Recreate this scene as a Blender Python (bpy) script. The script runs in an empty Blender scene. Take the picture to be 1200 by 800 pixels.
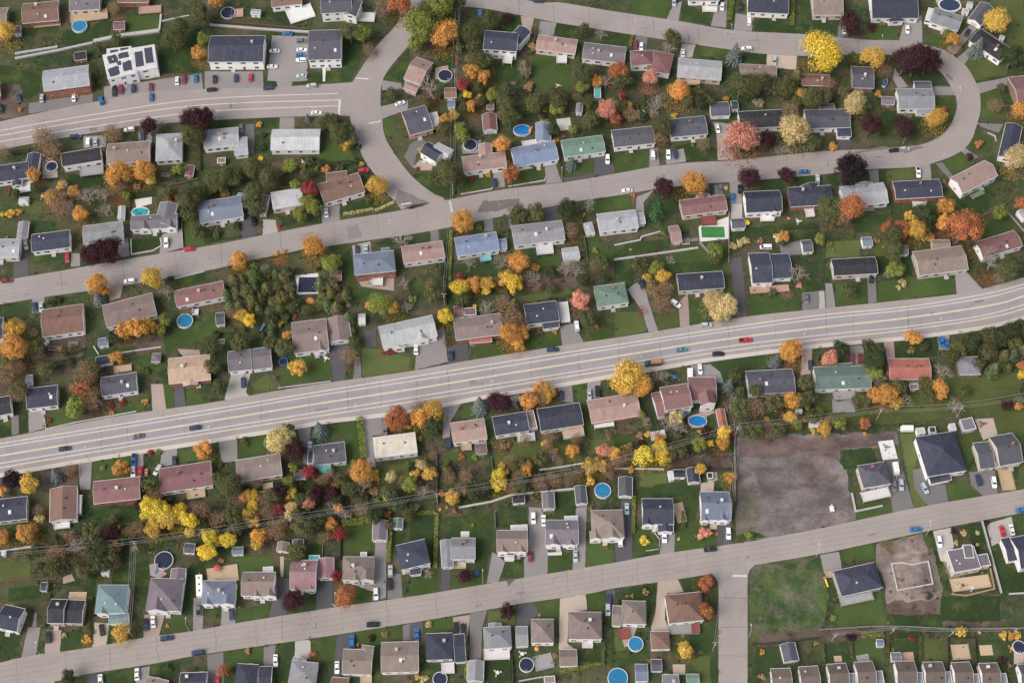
DATA = """
T 0 0
H A p b 1 g -60 50 50 48 70 140
H A b r 1 g 135 25 345 5 350 118
D tan 0.8 200 125 355 110 358 150
S r w G 82 160 120 155 132 195
H A v c 1 g 415 -40 590 -50 600 55
D tan 1.0 412 80 628 50 630 110
P r 465 152 42
H A b r 1 g 700 -60 880 -60 880 15
D pink 0.8 815 40 945 30 945 75
S r b g 668 130 732 125 735 170
w white 1.0 0.9 90 320 340 280
w white 1.0 0.9 90 348 345 300 550 255
w white 1.8 1.0 550 248 710 215 935 185
w white 0.8 0.9 935 185 945 90
w white 0.6 0.7 945 130 1110 95
H B l r 2 g 252 418 518 382 520 500
S k r g 435 310 505 300 512 345
H B F w 2.2 f 600 325 772 285 795 428
W F f 6.7 765 285 905 262 920 398
W F f 6.6 625 288 770 272 772 330
H B b r 1 g -70 490 0 480 25 560
c 245 578 90 lightblue
c 433 572 90 white
c 592 592 70 blue
c 670 537 90 black pickup
c 708 527 90 maroon
c 780 518 90 navy
c 883 513 90 maroon
c 887 570 90 blue
c 1038 475 90 white
c 1077 468 90 maroon
c 1147 460 90 blue
c 758 762 -6 white
c 445 797 -6 silver
c 5 640 90 black suv
c 112 575 80 navy
d gray 610 510 830 482 1180 432 1192 530 612 605
d gray2 170 605 545 550 540 612 170 668
k 0 505 110 490 160 590 150 680 0 700
t 25 185 60 y
t 1010 230 62 g
t 1060 160 55 g
t 1175 90 62 g
t 1160 310 40 o
t 1190 230 40 l
t 680 230 35 g
t 570 275 30 g
t 665 45 38 B
t 250 780 55 B
t 650 770 48 B
t 870 740 50 R
t 940 715 40 b
t 1150 700 80 R
t 1120 775 55 g
u 120 640 18 o
u 110 600 14 g
u 570 330 16 g
u 300 300 16 l
l 1 0 380 240 430 240 540 150 590 110 490 0 505
l 1 360 270 640 230 660 130 630 110 500 170 370 180
l 2 740 95 930 85 930 170 740 190
l 1 710 235 960 190 1150 180 1165 425 920 435 925 270 620 280
l 1 95 220 330 190 340 150 135 140
T 240 0
H A b w 1 g 385 -40 560 -60 560 25
D white 0.8 470 65 615 20 560 125
H A m w 2 g 680 -20 860 -30 842 72
W m G 5.8 850 -5 922 10 890 100
D white 0.8 905 70 1000 75 990 130
P k 135 75 40
D pink 0.6 160 55 225 50 215 100
S l w g 275 55 330 60 330 90
w brown 0.5 1.4 30 130 330 155 610 180
w white 1.0 0.8 30 150 330 175 610 192
H B n w 2.1 g 35 212 355 210 338 362
H B m w 2 g 612 180 803 175 795 348
c 57 467 90 black
c 182 458 90 navy
c 268 455 90 red
c 43 527 -4 black
c 373 517 -3 navy
c 627 505 -3 silver
c 408 301 0 white
c 395 392 0 white
c 570 243 0 grey suv
c 568 295 0 white
c 563 325 0 blue
c 565 355 0 white
c 567 447 0 lightblue
c 655 663 -2 white
c 1145 607 -20 white
c 215 752 90 grey
c 485 198 0 blue
d gray 0 420 340 420 345 520 0 530
d gray 395 210 605 215 600 475 512 480 505 515 430 520 420 478 366 475
d gray 440 690 525 690 525 770 435 770
d gray 1030 470 1150 490 1160 520 1040 530
d gray 1030 625 1190 590 1190 640 1035 700
a white 690 400 710 400 705 480 692 480
t 850 190 60 g
t 925 200 52 l
t 1040 40 55 B
t 1140 25 62 O
t 960 290 40 B
t 605 695 26 s
t 690 720 40 g
t 765 690 30 g
t 760 745 42 g
t 830 765 45 g
t 720 680 20 c
u 315 732 24 o
u 345 790 24 G
t 1090 545 32 g
t 10 670 42 R
t 70 10 40 o
l 1 810 210 960 180 960 260 870 450 840 490 815 400
l 1 510 480 600 430 820 400 850 480 520 500
l 1 50 705 195 700 195 740 30 770
l 1 300 690 435 685 430 760 300 770
l 1 1060 440 1200 280 1200 470 1150 480
l 2 1040 700 1100 690 1130 800 1060 800
l 1 340 450 415 470 415 500 345 510
l 1 340 120 360 40 520 60 470 130
T 480 0
d pink 650 95 730 105 710 190 660 160
d gray 765 125 860 135 840 215 750 210
H F n w 2 g 445 180 640 195 615 303
W n G 5.6 645 150 712 190 688 285
D white 2.6 555 305 608 310 600 375
H F P c 1 g 755 205 985 235 978 320
D white 1.5 862 318 922 320 918 372
H F v w 1 g 1025 250 1270 278 1255 372
D white 1.0 1068 345 1120 350 1115 380
H F P p 1 g 40 335 137 370 70 500
W P g 3.0 -12 478 60 505 45 550
P k 208 442 40
a pink 150 400 225 385 240 480 150 465
S b b g 205 520 272 518 275 575
S u w g 225 590 265 590 262 630
H G m o 1 g -50 655 88 618 135 758
W w f 2.6 112 665 160 655 180 735
S r w G 425 675 505 670 528 765
S b b g 452 600 495 600 495 640
P o 660 762 50 32
S z z f 1080 510 1120 510 1130 575
S g w G 980 605 1015 608 1030 665
a white 860 700 940 690 950 760 870 770
c 412 82 90 blue
c 755 8 4 navy
t 60 150 90 l
t 180 40 80 l
t 100 80 70 g
t 30 250 45 l
t 240 60 55 g
t 205 195 76 o
t 275 20 48 g
t 290 275 28 c
u 285 365 17 r
t 470 110 55 g
t 365 190 55 g
t 380 270 42 g
t 430 350 56 g
t 350 345 30 B
t 365 420 46 o
t 440 450 40 o
t 335 562 30 Y
t 485 560 40 l
t 415 575 24 o
t 320 615 24 r
t 120 510 60 b
t 560 610 60 g
t 590 690 50 g
t 680 385 36 c
u 705 510 42 B
t 740 600 60 g
t 870 585 56 g
t 800 640 22 l
t 785 718 22 l
t 1020 430 60 g
t 1090 485 24 o
t 1150 480 42 b
t 1015 180 42 g
t 1120 200 34 b
t 575 105 28 R
t 1160 640 58 p
t 1050 600 42 g
t 1060 700 50 g
u 545 160 22 g
u 250 690 18 r
t 310 500 38 r
t 300 750 38 l
u 110 312 14 l
h 35 1.8 g 740 180 700 330
h 30 1.5 g 990 260 980 370
l 1 860 140 980 150 1050 200 1000 240 850 210
l 2 720 330 860 330 930 380 950 520 760 520 700 420
l 1 500 380 640 360 650 500 500 500
l 1 540 80 640 95 620 190 530 170
l 1 150 300 280 290 270 420 180 430
n 120 600 70 O
n 200 270 60 O
T 720 0
H E n w 1 g 430 -60 610 -60 610 5
D white 0.8 515 35 600 38 580 72
H E n w 1 g 778 -70 1015 -60 1008 82
H E p c 1 g 1150 -50 1325 -50 1312 90
l 2 105 0 330 0 310 112 105 80
l 1 400 0 430 30 515 75 565 72 560 152 390 110
l 1 850 110 1140 120 1140 200 820 185
d gray 345 30 395 10 375 130 305 115
d gray 590 50 660 0 655 165 565 155
d gray 710 80 820 100 805 185 700 180
h 40 1.6 l 690 -5 670 130
h 35 1.6 l 1045 -5 1037 160
H F r w 1.5 h 90 300 215 295 195 380
W r h 4.0 215 295 350 320 322 435
H F l c 1 g 375 340 630 362 608 470
D tan 2.2 425 460 500 462 495 500
H F p b 1 g 735 375 948 387 945 472
H F b b 1 g 1095 435 1260 440 1255 505
H G k w 1 g 722 655 985 642 985 742
S m w g 555 605 665 600 670 680
S n w g 680 595 718 592 720 640
H G m w 1 g 312 700 525 680 548 785
c 350 15 92 lightblue
c 632 40 95 white
c 738 45 90 black
c 790 128 90 white suv
c 775 288 2 white
c 937 360 90 silver
c 122 265 92 maroon
c 158 275 92 white
c 402 312 88 white
c 605 755 80 white
d light 395 255 475 265 455 338 380 342
d tan 895 320 1070 330 1065 412 950 400 890 382
d gray 575 715 690 730 690 820 610 820
d gray2 125 210 195 220 185 300 110 300
t 340 225 55 g
t 320 280 45 b
t 30 420 58 O
t 50 470 50 g
t 210 455 45 p
t 380 530 60 o
t 705 330 60 s
t 740 500 65 g
t 800 500 70 g
t 860 480 60 g
t 915 510 48 b
t 1010 500 60 g
t 950 500 50 G
t 1065 450 30 c
u 655 578 22 o
t 240 610 66 b
u 350 675 24 Y
t 230 670 30 B
t 500 600 40 G
t 545 590 36 g
t 430 590 40 g
t 50 560 22 r
t 40 620 40 g
t 90 670 45 B
t 1030 640 50 B
t 1160 570 60 g
t 1075 590 36 g
t 290 740 56 g
t 10 690 40 O
l 2 480 270 650 295 640 345 465 325
l 1 760 315 890 320 885 380 760 370
l 1 0 195 110 205 80 270 0 262
h 25 1.2 l 105 215 90 280
l 1 240 440 370 400 370 480 240 520
n 190 520 60 p
n 390 540 60 O
n 1160 390 70 o
T 960 0
H E n w 1 g 290 -50 558 -50 550 108
W n h 3.4 400 90 490 85 480 125
H E g w 1 g 680 45 845 100 812 185
W w f 2.8 640 45 678 55 648 125
S m w G 945 15 1022 55 950 158
H Q k w 1 g 950 170 1130 290 1062 362
S l w g 868 10 900 15 895 45
S T w f 840 50 878 55 870 78
S l w f 1060 205 1090 215 1082 235
P i 765 30 60 38
a tan 680 0 700 50 790 80 835 50 820 0
H Q r b 1 g 1105 455 1240 440 1245 640
H F m b 1 g 185 390 312 395 305 518
H F g w 1 g 450 520 660 520 655 638
W m g 3.2 553 478 652 478 655 525
W g g 3.0 565 625 650 625 640 665
S v b g 365 565 440 570 440 615
H G m w 1 g -90 645 168 640 178 748
W m g 3.2 0 612 85 610 85 650
W n g 3.1 100 745 182 745 187 800
c 147 178 88 white
c 517 175 88 white
c 868 193 -60 black suv
d gray2 120 100 160 140 150 215 105 225
d gray 500 120 600 90 605 255 465 250
d gray 880 150 925 170 790 325 742 290
d gray 860 300 905 250 930 270 850 380 810 340
d gray 650 508 800 510 800 560 660 560
d gray 440 400 520 510 460 520 430 460
d gray 920 490 1105 455 1100 500 940 550
t 15 300 112 Y
t 185 140 65 R
u 310 160 34 R
t 315 335 66 y
t 385 405 44 B
t 215 340 40 g
t 505 355 82 R
t 570 345 82 R
t 635 350 80 R
t 1040 120 70 y
t 925 290 58 s
t 1130 330 70 G
t 210 600 66 q
t 255 615 48 g
u 350 550 28 o
t 300 730 64 R
t 490 740 64 R
t 515 700 42 b
t 690 690 58 y
t 1030 620 45 B
t 1180 640 48 o
t 30 570 50 g
t 60 500 48 B
t 150 540 42 g
u 740 640 18 r
u 370 140 20 l
l 1 480 420 680 420 760 500 550 505
l 2 620 215 690 200 780 262 740 300 610 250
l 2 285 140 450 170 462 243 280 225
l 2 665 560 800 590 800 650 720 795 670 790
l 3 850 380 900 470 1100 440 1120 300 960 250
l 2 950 540 1050 530 1100 690 950 690
l 1 0 120 100 150 95 200 0 195
l 1 360 660 450 650 430 800 350 800
l 3 1000 0 1200 0 1200 300 1130 260 1020 150
n 20 380 70 o
T 0 150
H C n w 1 g -30 225 170 195 175 290
W n G 3.6 165 150 238 150 235 285
W n G 3.4 70 262 127 255 127 335
D white 1.2 78 330 190 312 192 368
H C k w 1.5 g 360 150 590 112 597 188
D grey 2.2 470 232 605 215 610 268
H C p c 1 g 630 95 880 75 888 192
H C l w 1 h 915 40 1070 30 1072 182
S r r G 1095 220 1140 222 1145 285
H D l c 1 g -60 650 125 650 125 758
S g r G 112 555 172 553 175 645
H D n w 1 g 187 625 410 597 420 697
H D g w 1 g 487 575 718 545 722 650
S l w G 695 460 733 458 738 530
H D v w 1 g 772 515 1040 500 1040 582
W v G 3.6 940 435 1040 445 1042 575
X 845 615 70
X 1000 590 60
P I 822 492 48 25
P k 302 225 32
a tan 245 150 330 200 340 290 250 300
a white 790 420 890 405 890 445 800 470
S w w h 112 405 170 405 172 440
c 442 53 -5 navy
c 516 85 88 white
c 560 83 88 silver
c 835 55 90 navy
c 975 673 92 white
c 1108 710 -6 red
c 395 760 90 red
c 150 685 80 silver
d gray 490 50 620 45 620 112 490 118
d gray 810 30 890 20 890 95 820 100
d gray 950 625 1065 590 1075 700 935 740
d gray 695 670 750 640 760 750 690 765
d gray 415 735 470 735 470 810 415 815
d dark 80 765 160 690 172 890 80 905
t 250 70 60 B
t 300 120 60 B
t 20 135 40 B
t 665 40 48 B
t 690 265 70 o
t 690 345 50 B
t 840 240 60 o
t 880 300 34 y
t 430 370 36 o
t 320 410 66 B
t 350 470 60 B
t 510 400 55 b
t 600 390 50 b
t 400 470 50 b
t 470 505 44 o
t 610 480 46 b
u 1000 395 40 O
t 1100 420 70 g
t 1170 380 50 g
t 1110 490 52 g
t 1160 600 44 g
t 1130 40 66 g
t 540 735 62 R
t 590 715 62 R
t 645 700 60 R
t 645 750 50 R
u 60 500 34 y
u 110 490 24 y
u 15 505 20 y
u 660 505 16 l
u 1055 510 18 g
u 40 370 18 r
u 40 640 12 o
h 30 1.2 G 0 160 170 140
h 35 1.8 g 1165 80 1165 260
h 30 1.2 g 755 390 755 500
w white 0.5 0.5 768 650 772 742 900 720 948 690 940 645
w brown 0.5 0.8 905 325 1050 330 1165 300
l 1 770 650 935 645 945 690 775 740
l 1 195 740 370 715 370 770 195 800
l 1 350 260 600 290 620 400 400 330
l 1 640 230 640 340 900 330 900 220
l 1 190 540 330 540 330 600 190 610
l 2 1075 540 1200 560 1200 690 1080 690
l 1 770 350 950 350 930 400 770 420
l 3 130 420 280 430 280 500 130 500
n 700 440 55 O
n 1000 400 50 O
n 800 340 50 B
f white 1.0 1065 545 1075 700
f dark 1.6 905 100 910 340
T 240 150
H C l w 1 g -8 15 195 -5 195 102
W l g 3.2 170 60 248 52 246 155
H C w w 1 g 395 10 677 8 680 128
D white 1.2 530 112 600 112 600 145
H D u w 1 g -40 435 210 395 205 522
W u G 3.2 200 380 250 400 248 490
H D w c 1 f 385 378 565 350 585 447
W p f 2.8 345 390 385 395 410 512
H D b w 1 g 660 330 897 262 902 385
W b g 3.2 710 265 830 250 830 335
S p b f 73 175 122 172 125 205
c 712 497 85 white
c 930 252 -10 red
c 285 545 85 black
c 893 715 88 navy
c 945 710 88 lightblue
d dark 215 500 290 500 300 648 215 655
d light 340 535 415 540 430 608 340 630
d gray 680 450 790 450 790 542 690 562
d gray2 200 -20 290 -20 290 150 250 160 200 50
H H u r 2 h 868 742 1107 716 1102 838
W u h 5.4 868 760 955 752 962 850
W u h 5.3 1030 705 1085 700 1088 750
d light 865 690 970 665 978 735 870 745
t 60 300 55 g
t 120 280 55 g
t 170 300 50 g
t 90 340 40 g
t 30 350 40 g
t 280 230 60 g
u 330 175 20 Y
t 375 290 58 g
t 285 380 58 g
t 270 440 46 g
t 300 470 46 g
t 340 260 42 g
t 500 220 45 l
t 610 355 50 r
t 600 430 42 l
t 635 460 46 l
t 555 500 42 l
t 825 90 34 y
u 900 110 22 G
t 790 40 56 g
t 860 60 42 g
t 1005 330 58 y
u 955 425 30 g
u 890 190 24 G
u 620 200 36 G
u 680 200 36 G
t 595 270 36 g
u 690 235 20 r
u 650 240 18 l
t 430 240 45 B
h 40 1.4 G 450 320 560 330
h 35 1.4 G 720 220 860 210
u 920 210 18 y
u 345 40 20 G
u 335 110 30 G
u 190 570 34 G
u 60 600 50 g
u 435 570 20 r
h 25 1.0 q 810 510 990 480
h 25 1.0 q 1000 490 1110 440
t 640 690 64 o
t 200 765 50 o
u 420 730 20 y
u 460 720 20 y
t 1150 650 58 b
t 760 775 40 l
n 610 650 50 o
n 440 770 60 O
w brown 0.5 0.6 300 778 600 712
l 2 690 60 860 100 880 190 640 200 690 120
l 1 810 470 1000 390 1110 440 820 510
l 1 0 580 100 640 210 640 0 680
l 1 290 40 390 30 390 150 290 150
l 1 420 510 660 545 480 600
l 1 990 680 1140 620 1200 640 1180 690
l 1 790 690 855 690 865 840 800 830
T 480 150
H G n w 1.5 g 112 82 208 140 185 218
W w g 4.0 165 85 258 130 212 215
H G P w 1 g 305 170 555 140 562 230
W P G 3.2 405 95 480 92 482 180
P k 355 98 38
a grey 305 100 420 70 400 150 310 152
H G U w 1 g 590 120 845 75 850 188
W U G 3.3 740 -30 825 -30 830 80
D white 1.0 655 78 740 65 745 98
H G t w 1 g 885 75 1125 42 1140 140
H H P w 1 g -50 695 190 660 207 760
H H U w 1 g 260 645 505 608 520 715
W U g 2.8 515 652 565 648 570 708
D z 1.0 405 735 470 725 475 775
H H g w 1 g 595 575 890 540 908 655
D white 1.4 738 685 835 675 840 735
S l w g 890 710 985 697 993 765
S l w h 1015 560 1070 550 1075 620
H H l w 1 g 1095 505 1320 478 1330 585
W l g 2.8 1325 500 1370 495 1372 560
c 497 322 88 navy suv
c 1160 185 90 white
d gray 490 240 545 235 560 345 490 355
d gray 790 195 850 190 890 318 800 330
d dark 1085 155 1140 145 1200 225 1200 268 900 316 900 296 1080 268
d gray2 120 590 165 590 175 665 125 668
d gray2 435 535 485 528 492 605 438 608
d dark 790 465 868 455 872 535 795 548
d gray2 565 510 595 505 600 590 570 600
d gray2 0 100 60 60 100 80 40 160 20 240 -30 170
a pink 20 230 60 190 140 210 130 250 50 250
t 215 260 78 g
t 150 280 50 g
t 290 300 45 g
t 540 95 46 o
u 575 200 18 o
t 590 270 50 O
u 855 75 24 o
t 950 215 45 s
t 310 545 66 o
t 640 500 54 g
t 740 495 52 g
t 925 475 62 G
t 1050 450 46 b
u 1020 510 20 o
t 950 600 45 B
t 640 785 60 o
t 310 40 42 l
u 370 290 20 r
u 60 125 18 y
u 45 240 18 r
u 1090 715 24 l
t 1130 785 48 g
t 540 785 48 b
t 350 785 48 b
h 42 2.4 g 990 490 1015 770
h 25 1.4 g 870 190 885 285
h 22 1.6 l 245 610 238 800
h 22 1.4 g 555 515 580 710
u 460 275 22 y
u 410 580 24 l
u 730 230 22 g
l 1 20 270 130 375 230 415 270 415 280 330 100 260
l 2 290 380 480 350 470 285 340 300
l 2 580 335 790 300 760 245 630 245
l 2 900 288 1080 258 1080 190 900 200
l 1 0 622 115 600 120 665 0 690
l 1 172 592 238 580 235 655 180 660
l 2 1005 450 1110 432 1200 405 1200 490 1100 500 1010 490
l 1 690 740 880 740 880 790 710 800
l 2 1030 640 1100 640 1120 700 1200 710 1200 760 1040 770
n 600 285 60 O
n 955 630 55 O
n 320 600 50 O
w white 0.4 0.5 580 345 790 310 800 290
w white 0.4 0.5 300 390 480 360 490 340
f white 1.2 1025 640 1040 770
T 720 150
H G m w 1 g -20 15 220 -10 232 90
H H r c 1 g 378 425 640 390 657 482
W r G 3.3 480 395 555 385 560 440
D maroon 0.8 505 515 590 510 592 568
a white 492 582 668 520 668 650 500 668
P G 578 610 68 33
S P b g 315 580 372 572 385 670
H H n w 1.5 g 755 375 965 365 972 487
X 935 480 45
D white 1.0 850 500 930 498 930 545
S m w g 680 535 758 530 760 587
d light 685 445 748 445 748 530 680 530
p 777 552 15 yellow
H H n r 1 h 1012 350 1270 335 1275 448
W n G 3.3 1090 340 1190 320 1195 380
D white 1.0 1110 465 1160 460 1158 520
c 225 158 85 white van
c 316 158 88 white
c 358 157 85 navy
c 75 367 -3 white
c 568 358 88 black suv
c 620 360 88 grey
c 735 360 88 black
c 692 410 90 blue
c 1110 257 2 blue
c 1190 300 88 lightblue
c 665 110 90 grey
t 290 350 62 R
t 245 490 46 G2
t 470 320 68 o
t 790 290 60 R
t 1010 275 48 R
t 750 50 90 p
t 890 65 56 R
t 1050 10 88 q
t 1165 90 48 g
t 520 95 44 B
t 265 60 44 B
u 460 100 14 l
u 110 390 18 o
t 590 725 48 l
u 765 665 36 q
u 960 640 36 q
u 700 690 28 q
u 730 680 28 q
u 860 660 24 B
u 285 620 24 l
u 1020 530 14 o
u 655 350 20 q
u 250 690 12 r
u 95 712 11 o
l 2 0 405 95 395 110 470 0 480
l 2 20 170 200 140 205 235 0 270
l 1 350 110 470 80 600 120 605 183 430 198
l 1 850 300 960 290 1010 350 970 370 850 360
l 1 1055 290 1190 280 1190 330 1060 340
l 1 350 345 410 345 410 420 370 420 340 450
l 1 670 600 1000 560 1200 560 1200 620 680 640
l 1 360 560 430 555 440 630 360 620
l 1 0 670 320 650 330 710 0 760
l 2 340 740 660 680 665 800 320 800
l 1 1000 610 1200 620 1200 660 1010 660
w white 0.8 0.8 0 775 250 740 490 705
w grey 0.8 0.8 500 672 560 740
w white 0.5 0.8 0 690 150 660 160 640 270 610
f white 1.2 670 500 670 790
f dark 1.2 1000 595 1200 590
d gray 130 405 230 365 170 440 175 500 125 495
d gray 545 342 640 330 640 392 550 398
d gray 672 310 742 302 748 445 682 448
d pink 600 40 680 20 700 188 605 190
d gray 205 125 255 115 265 220 205 240
d gray 300 150 405 120 420 198 305 215
d gray2 935 120 1020 100 1030 140 940 150
d gray2 965 690 1090 660 1100 740 980 750
S m w g 1092 660 1150 655 1155 725
c 887 700 0 white van
n 700 150 60 p
n 830 150 40 p
T 960 150
H H l w 1 g 118 345 375 320 385 440
W g G 3.3 215 325 310 318 312 380
D grey 1.0 250 445 310 440 310 485
H H n r 1 g 428 315 700 300 706 402
D white 0.8 545 430 625 430 620 460
H Q P w 1.5 g 765 295 970 190 1045 280
D green 1.0 880 395 950 360 960 390
H Q n w 1 G 1095 -30 1190 -5 1125 185
S u w g 245 642 302 637 305 690
H Q r w 1 g 910 670 1140 600 1195 690
S l w f 1155 490 1230 450 1240 520
H I p c 1 g 545 725 830 690 866 830
W p g 3.0 655 655 760 655 762 710
W v f 3.2 568 765 622 762 628 825
S v w g 468 690 515 690 515 740
c 437 132 -5 black
c 500 125 -6 silver
c 580 262 85 white pickup
t 185 235 88 K
t 70 470 74 g
t 130 510 60 B
t 190 465 78 O
t 1165 170 74 q
u 940 95 34 O
t 735 460 52 o
t 730 545 46 o
t 850 580 98 O
t 570 590 58 y
t 495 590 54 O
t 605 560 34 o
t 620 500 60 G
t 620 570 48 G
t 530 515 28 y
t 440 620 55 g
t 440 700 50 g
t 440 770 45 g
t 1058 495 42 l
u 885 165 30 R
u 735 315 18 O
t 400 580 38 O
t 1185 440 36 O
t 1000 740 56 b
u 690 510 24 l
u 60 680 24 l
u 85 715 14 l
u 375 698 14 l
u 80 110 32 o
l 3 395 250 550 235 560 300 480 300 400 315
l 2 715 205 830 150 900 190 790 270
l 1 700 350 800 420 900 540 1050 440 1000 350
l 2 930 560 1100 500 1180 620 920 660
l 1 40 280 100 270 120 340 60 330
l 1 345 250 390 250 395 330 350 320
l 3 40 660 240 660 240 760 40 760
l 3 310 660 410 660 410 760 330 760
l 2 870 90 920 20 1010 60 1010 140 960 160
l 1 200 510 390 510 390 620 200 610
n 1120 260 60 o
d gray 590 222 650 215 658 300 600 302
d gray2 680 208 720 202 785 285 758 295
d gray2 290 250 345 245 350 320 300 322
d dark 100 20 180 10 190 120 112 128
d gray 820 130 850 115 930 170 900 190
d gray2 900 -30 1080 -20 1050 30 960 0
w brown 0.5 0.8 905 545 1010 500
w brown 0.5 0.8 1070 460 1130 420
f grey 1.2 1105 500 1200 610
w white 0.5 0.5 985 30 1030 50 1035 80
T 0 300
H H b w 1 g 245 315 487 280 493 440
D white 1.0 400 445 490 435 492 465
H H p w 1 g 600 290 890 215 912 345
H H r w 1 g 1020 205 1305 145 1312 240
D brown 1.0 1050 300 1135 295 1137 338
D white 1.0 1130 310 1165 310 1165 345
P r 1083 378 44
S u w g 575 485 630 475 638 520
S n w g 562 592 655 577 662 625
S v b h 890 570 945 570 945 620
H I m w 1 g 592 712 798 680 828 785
D tan 0.8 670 645 770 630 780 670
H I T r 1 g 988 600 1230 575 1240 722
W T G 3.4 1070 640 1150 630 1160 750
H H n w 1 g -60 370 20 360 15 485
S u w g 155 700 190 695 197 750
c 203 300 88 navy
c 242 300 88 lightblue
c 760 148 -4 white
c 40 145 -5 maroon
d gray 190 250 260 240 262 330 190 335
d pink 630 165 725 165 705 245 640 265
t 85 420 56 y
t 80 535 72 o
t 570 160 58 o
t 605 205 34 o
t 580 255 46 s
t 895 125 64 y
t 970 200 48 b
t 730 430 52 o
t 800 420 56 o
t 850 400 40 y
t 500 690 70 B
t 540 650 45 g
t 480 780 54 O
t 40 690 56 B
t 100 650 48 B
t 270 660 46 g
h 45 1.4 G 310 645 430 620
t 110 780 46 g
u 300 265 34 G
u 340 255 30 G
t 945 430 30 l
t 965 375 36 l
u 205 510 18 o
u 855 670 30 g
u 1180 530 30 g
u 30 670 18 r
u 440 540 40 g
u 1000 130 22 G
l 2 950 480 1050 420 1200 380 1200 480 980 590
l 1 330 250 520 210 530 260 340 290
l 1 560 560 800 525 800 560 600 580
l 1 770 600 900 560 980 600 980 720 880 680
k 210 500 500 470 490 580 330 610 200 600
k 800 500 945 470 950 540 800 555
a pink 1040 545 1170 550 1175 585 1070 590
w white 0.5 0.6 660 578 800 555 945 535
w white 0.5 0.6 550 530 580 580
w white 0.5 0.6 1022 135 1200 92
l 1 1025 140 1200 95 1190 150 1040 180
l 1 0 290 170 265 170 350 0 370
T 240 300
t 170 150 34 c
t 230 130 34 c
t 290 125 34 c
t 350 110 36 c
t 410 105 36 c
t 460 115 34 c
t 130 225 36 c
t 190 215 36 c
t 250 200 36 c
t 310 190 36 c
t 370 180 36 c
t 430 170 36 c
t 490 185 34 c
t 140 300 34 c
t 210 290 34 c
t 270 262 34 c
t 330 262 36 c
t 390 250 36 c
t 450 240 36 c
t 510 235 34 c
t 330 325 34 c
t 270 320 30 c
t 390 315 34 c
t 440 320 36 c
t 470 350 36 c
t 520 300 38 g
t 560 285 36 G
t 600 315 36 g
t 680 170 38 c
t 730 155 38 c
t 785 185 38 c
t 690 235 38 c
t 745 225 40 c
t 795 245 40 c
t 838 235 34 c
t 665 290 38 c
t 715 290 38 c
t 770 295 36 c
t 825 185 34 c
t 215 350 38 y
t 260 380 38 Y
t 160 325 42 B
a white 530 115 665 100 665 215 548 228
Q 605 168 56 45
p 615 262 20 orange
S r r g 738 92 800 88 803 140
H I p w 1 g 508 390 710 365 717 547
W p G 3.2 710 370 840 350 846 492
X 680 535 60
H I v w 1 g 135 560 270 545 282 662
W v g 3.3 270 545 385 530 390 652
H I l w 1.5 g 1015 415 1330 345 1345 472
W l G 4.0 1095 470 1165 462 1175 535
X 1270 470 80
D white 1.6 982 120 1045 120 1045 172
a pink 900 150 1110 120 1110 205 920 180
J 460 618 28
c 226 740 88 navy
S w w g 900 340 940 338 932 395
S m w g 65 335 115 330 118 400
a dark 935 440 1005 430 1005 530 940 535
d light 155 690 270 680 240 800 290 850 115 840
d dark 720 515 845 495 822 738 758 742
d gray2 878 590 910 590 920 715 870 725
t 545 655 50 y
t 465 540 54 g
t 480 465 28 o
t 840 580 54 B
t 850 370 34 c
t 855 430 36 c
t 880 500 38 g
t 400 400 32 c
t 395 455 32 c
t 380 505 38 g
t 1030 280 68 l
t 1100 290 44 y
t 960 290 24 o
t 735 50 48 l
t 200 500 54 g
t 40 530 48 g
t 50 650 50 g
t 90 760 40 g
h 40 1.4 g 80 440 180 440
u 1060 555 30 r
u 1095 560 26 r
u 290 60 28 l
u 665 75 18 G
u 230 440 28 G
u 330 460 30 g
l 2 430 640 600 575 740 590 745 715 440 760
l 3 920 540 1010 540 1200 600 1200 668 925 708
l 3 280 745 370 690 420 780 290 790
l 2 815 0 858 0 870 100 900 185 1060 210 1060 245 860 255
l 2 0 320 60 330 110 440 0 470
l 1 300 440 390 480 370 560 290 530
w white 0.4 0.6 430 775 740 735
n 440 20 50 o
T 480 300
H I p r 1 g 255 370 530 335 552 457
W o g 2.6 350 480 480 470 486 500
S b r g 258 295 310 290 318 355
S r r f 318 305 388 300 392 345
H I n w 1 g 668 285 858 262 878 378
W n g 3.0 775 385 870 372 874 415
D white 1.2 870 270 925 265 955 385
H I t w 1 h 1078 180 1260 155 1288 272
c 38 548 90 white
c 242 580 90 navy
c 838 548 -3 navy
c 980 410 82 white
d gray 45 500 200 410 225 620 30 668
d dark 225 530 340 500 350 615 225 636
d gray 880 410 960 395 1020 505 895 525
t 290 185 50 Y
t 300 125 28 r
t 375 160 46 o
t 450 160 42 y
t 448 205 28 Y
t 570 130 46 y
t 615 160 52 Y
u 740 70 34 o
t 510 150 34 B
t 210 345 46 Y
t 305 245 44 g
u 380 290 15 Y
t 610 290 34 c
t 450 305 52 b
t 540 270 48 B
t 590 370 70 B
t 650 400 44 B
t 590 450 60 o
t 660 445 44 o
t 635 510 40 o
t 1000 260 54 p
u 1040 312 24 p
t 1045 360 48 g
u 1095 410 18 O
t 920 70 62 b
t 975 85 56 b
t 1085 60 34 B
t 1130 40 42 g
t 1140 130 28 G
t 830 90 38 G
t 165 80 40 g
t 120 170 38 B
t 140 220 48 g
t 185 215 36 g
u 20 255 34 l
t 730 130 46 b
u 850 440 18 o
t 780 770 44 B
u 530 300 30 B
h 20 1.0 l 240 0 235 150
l 2 360 540 540 525 700 480 880 440 890 520 560 585 368 610
l 2 1030 440 1200 400 1200 480 1030 505
l 1 0 160 120 100 100 240 0 260
l 1 250 50 580 40 560 110 250 100
l 3 640 240 920 170 950 220 700 270
l 2 700 10 880 0 880 50 720 60
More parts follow.
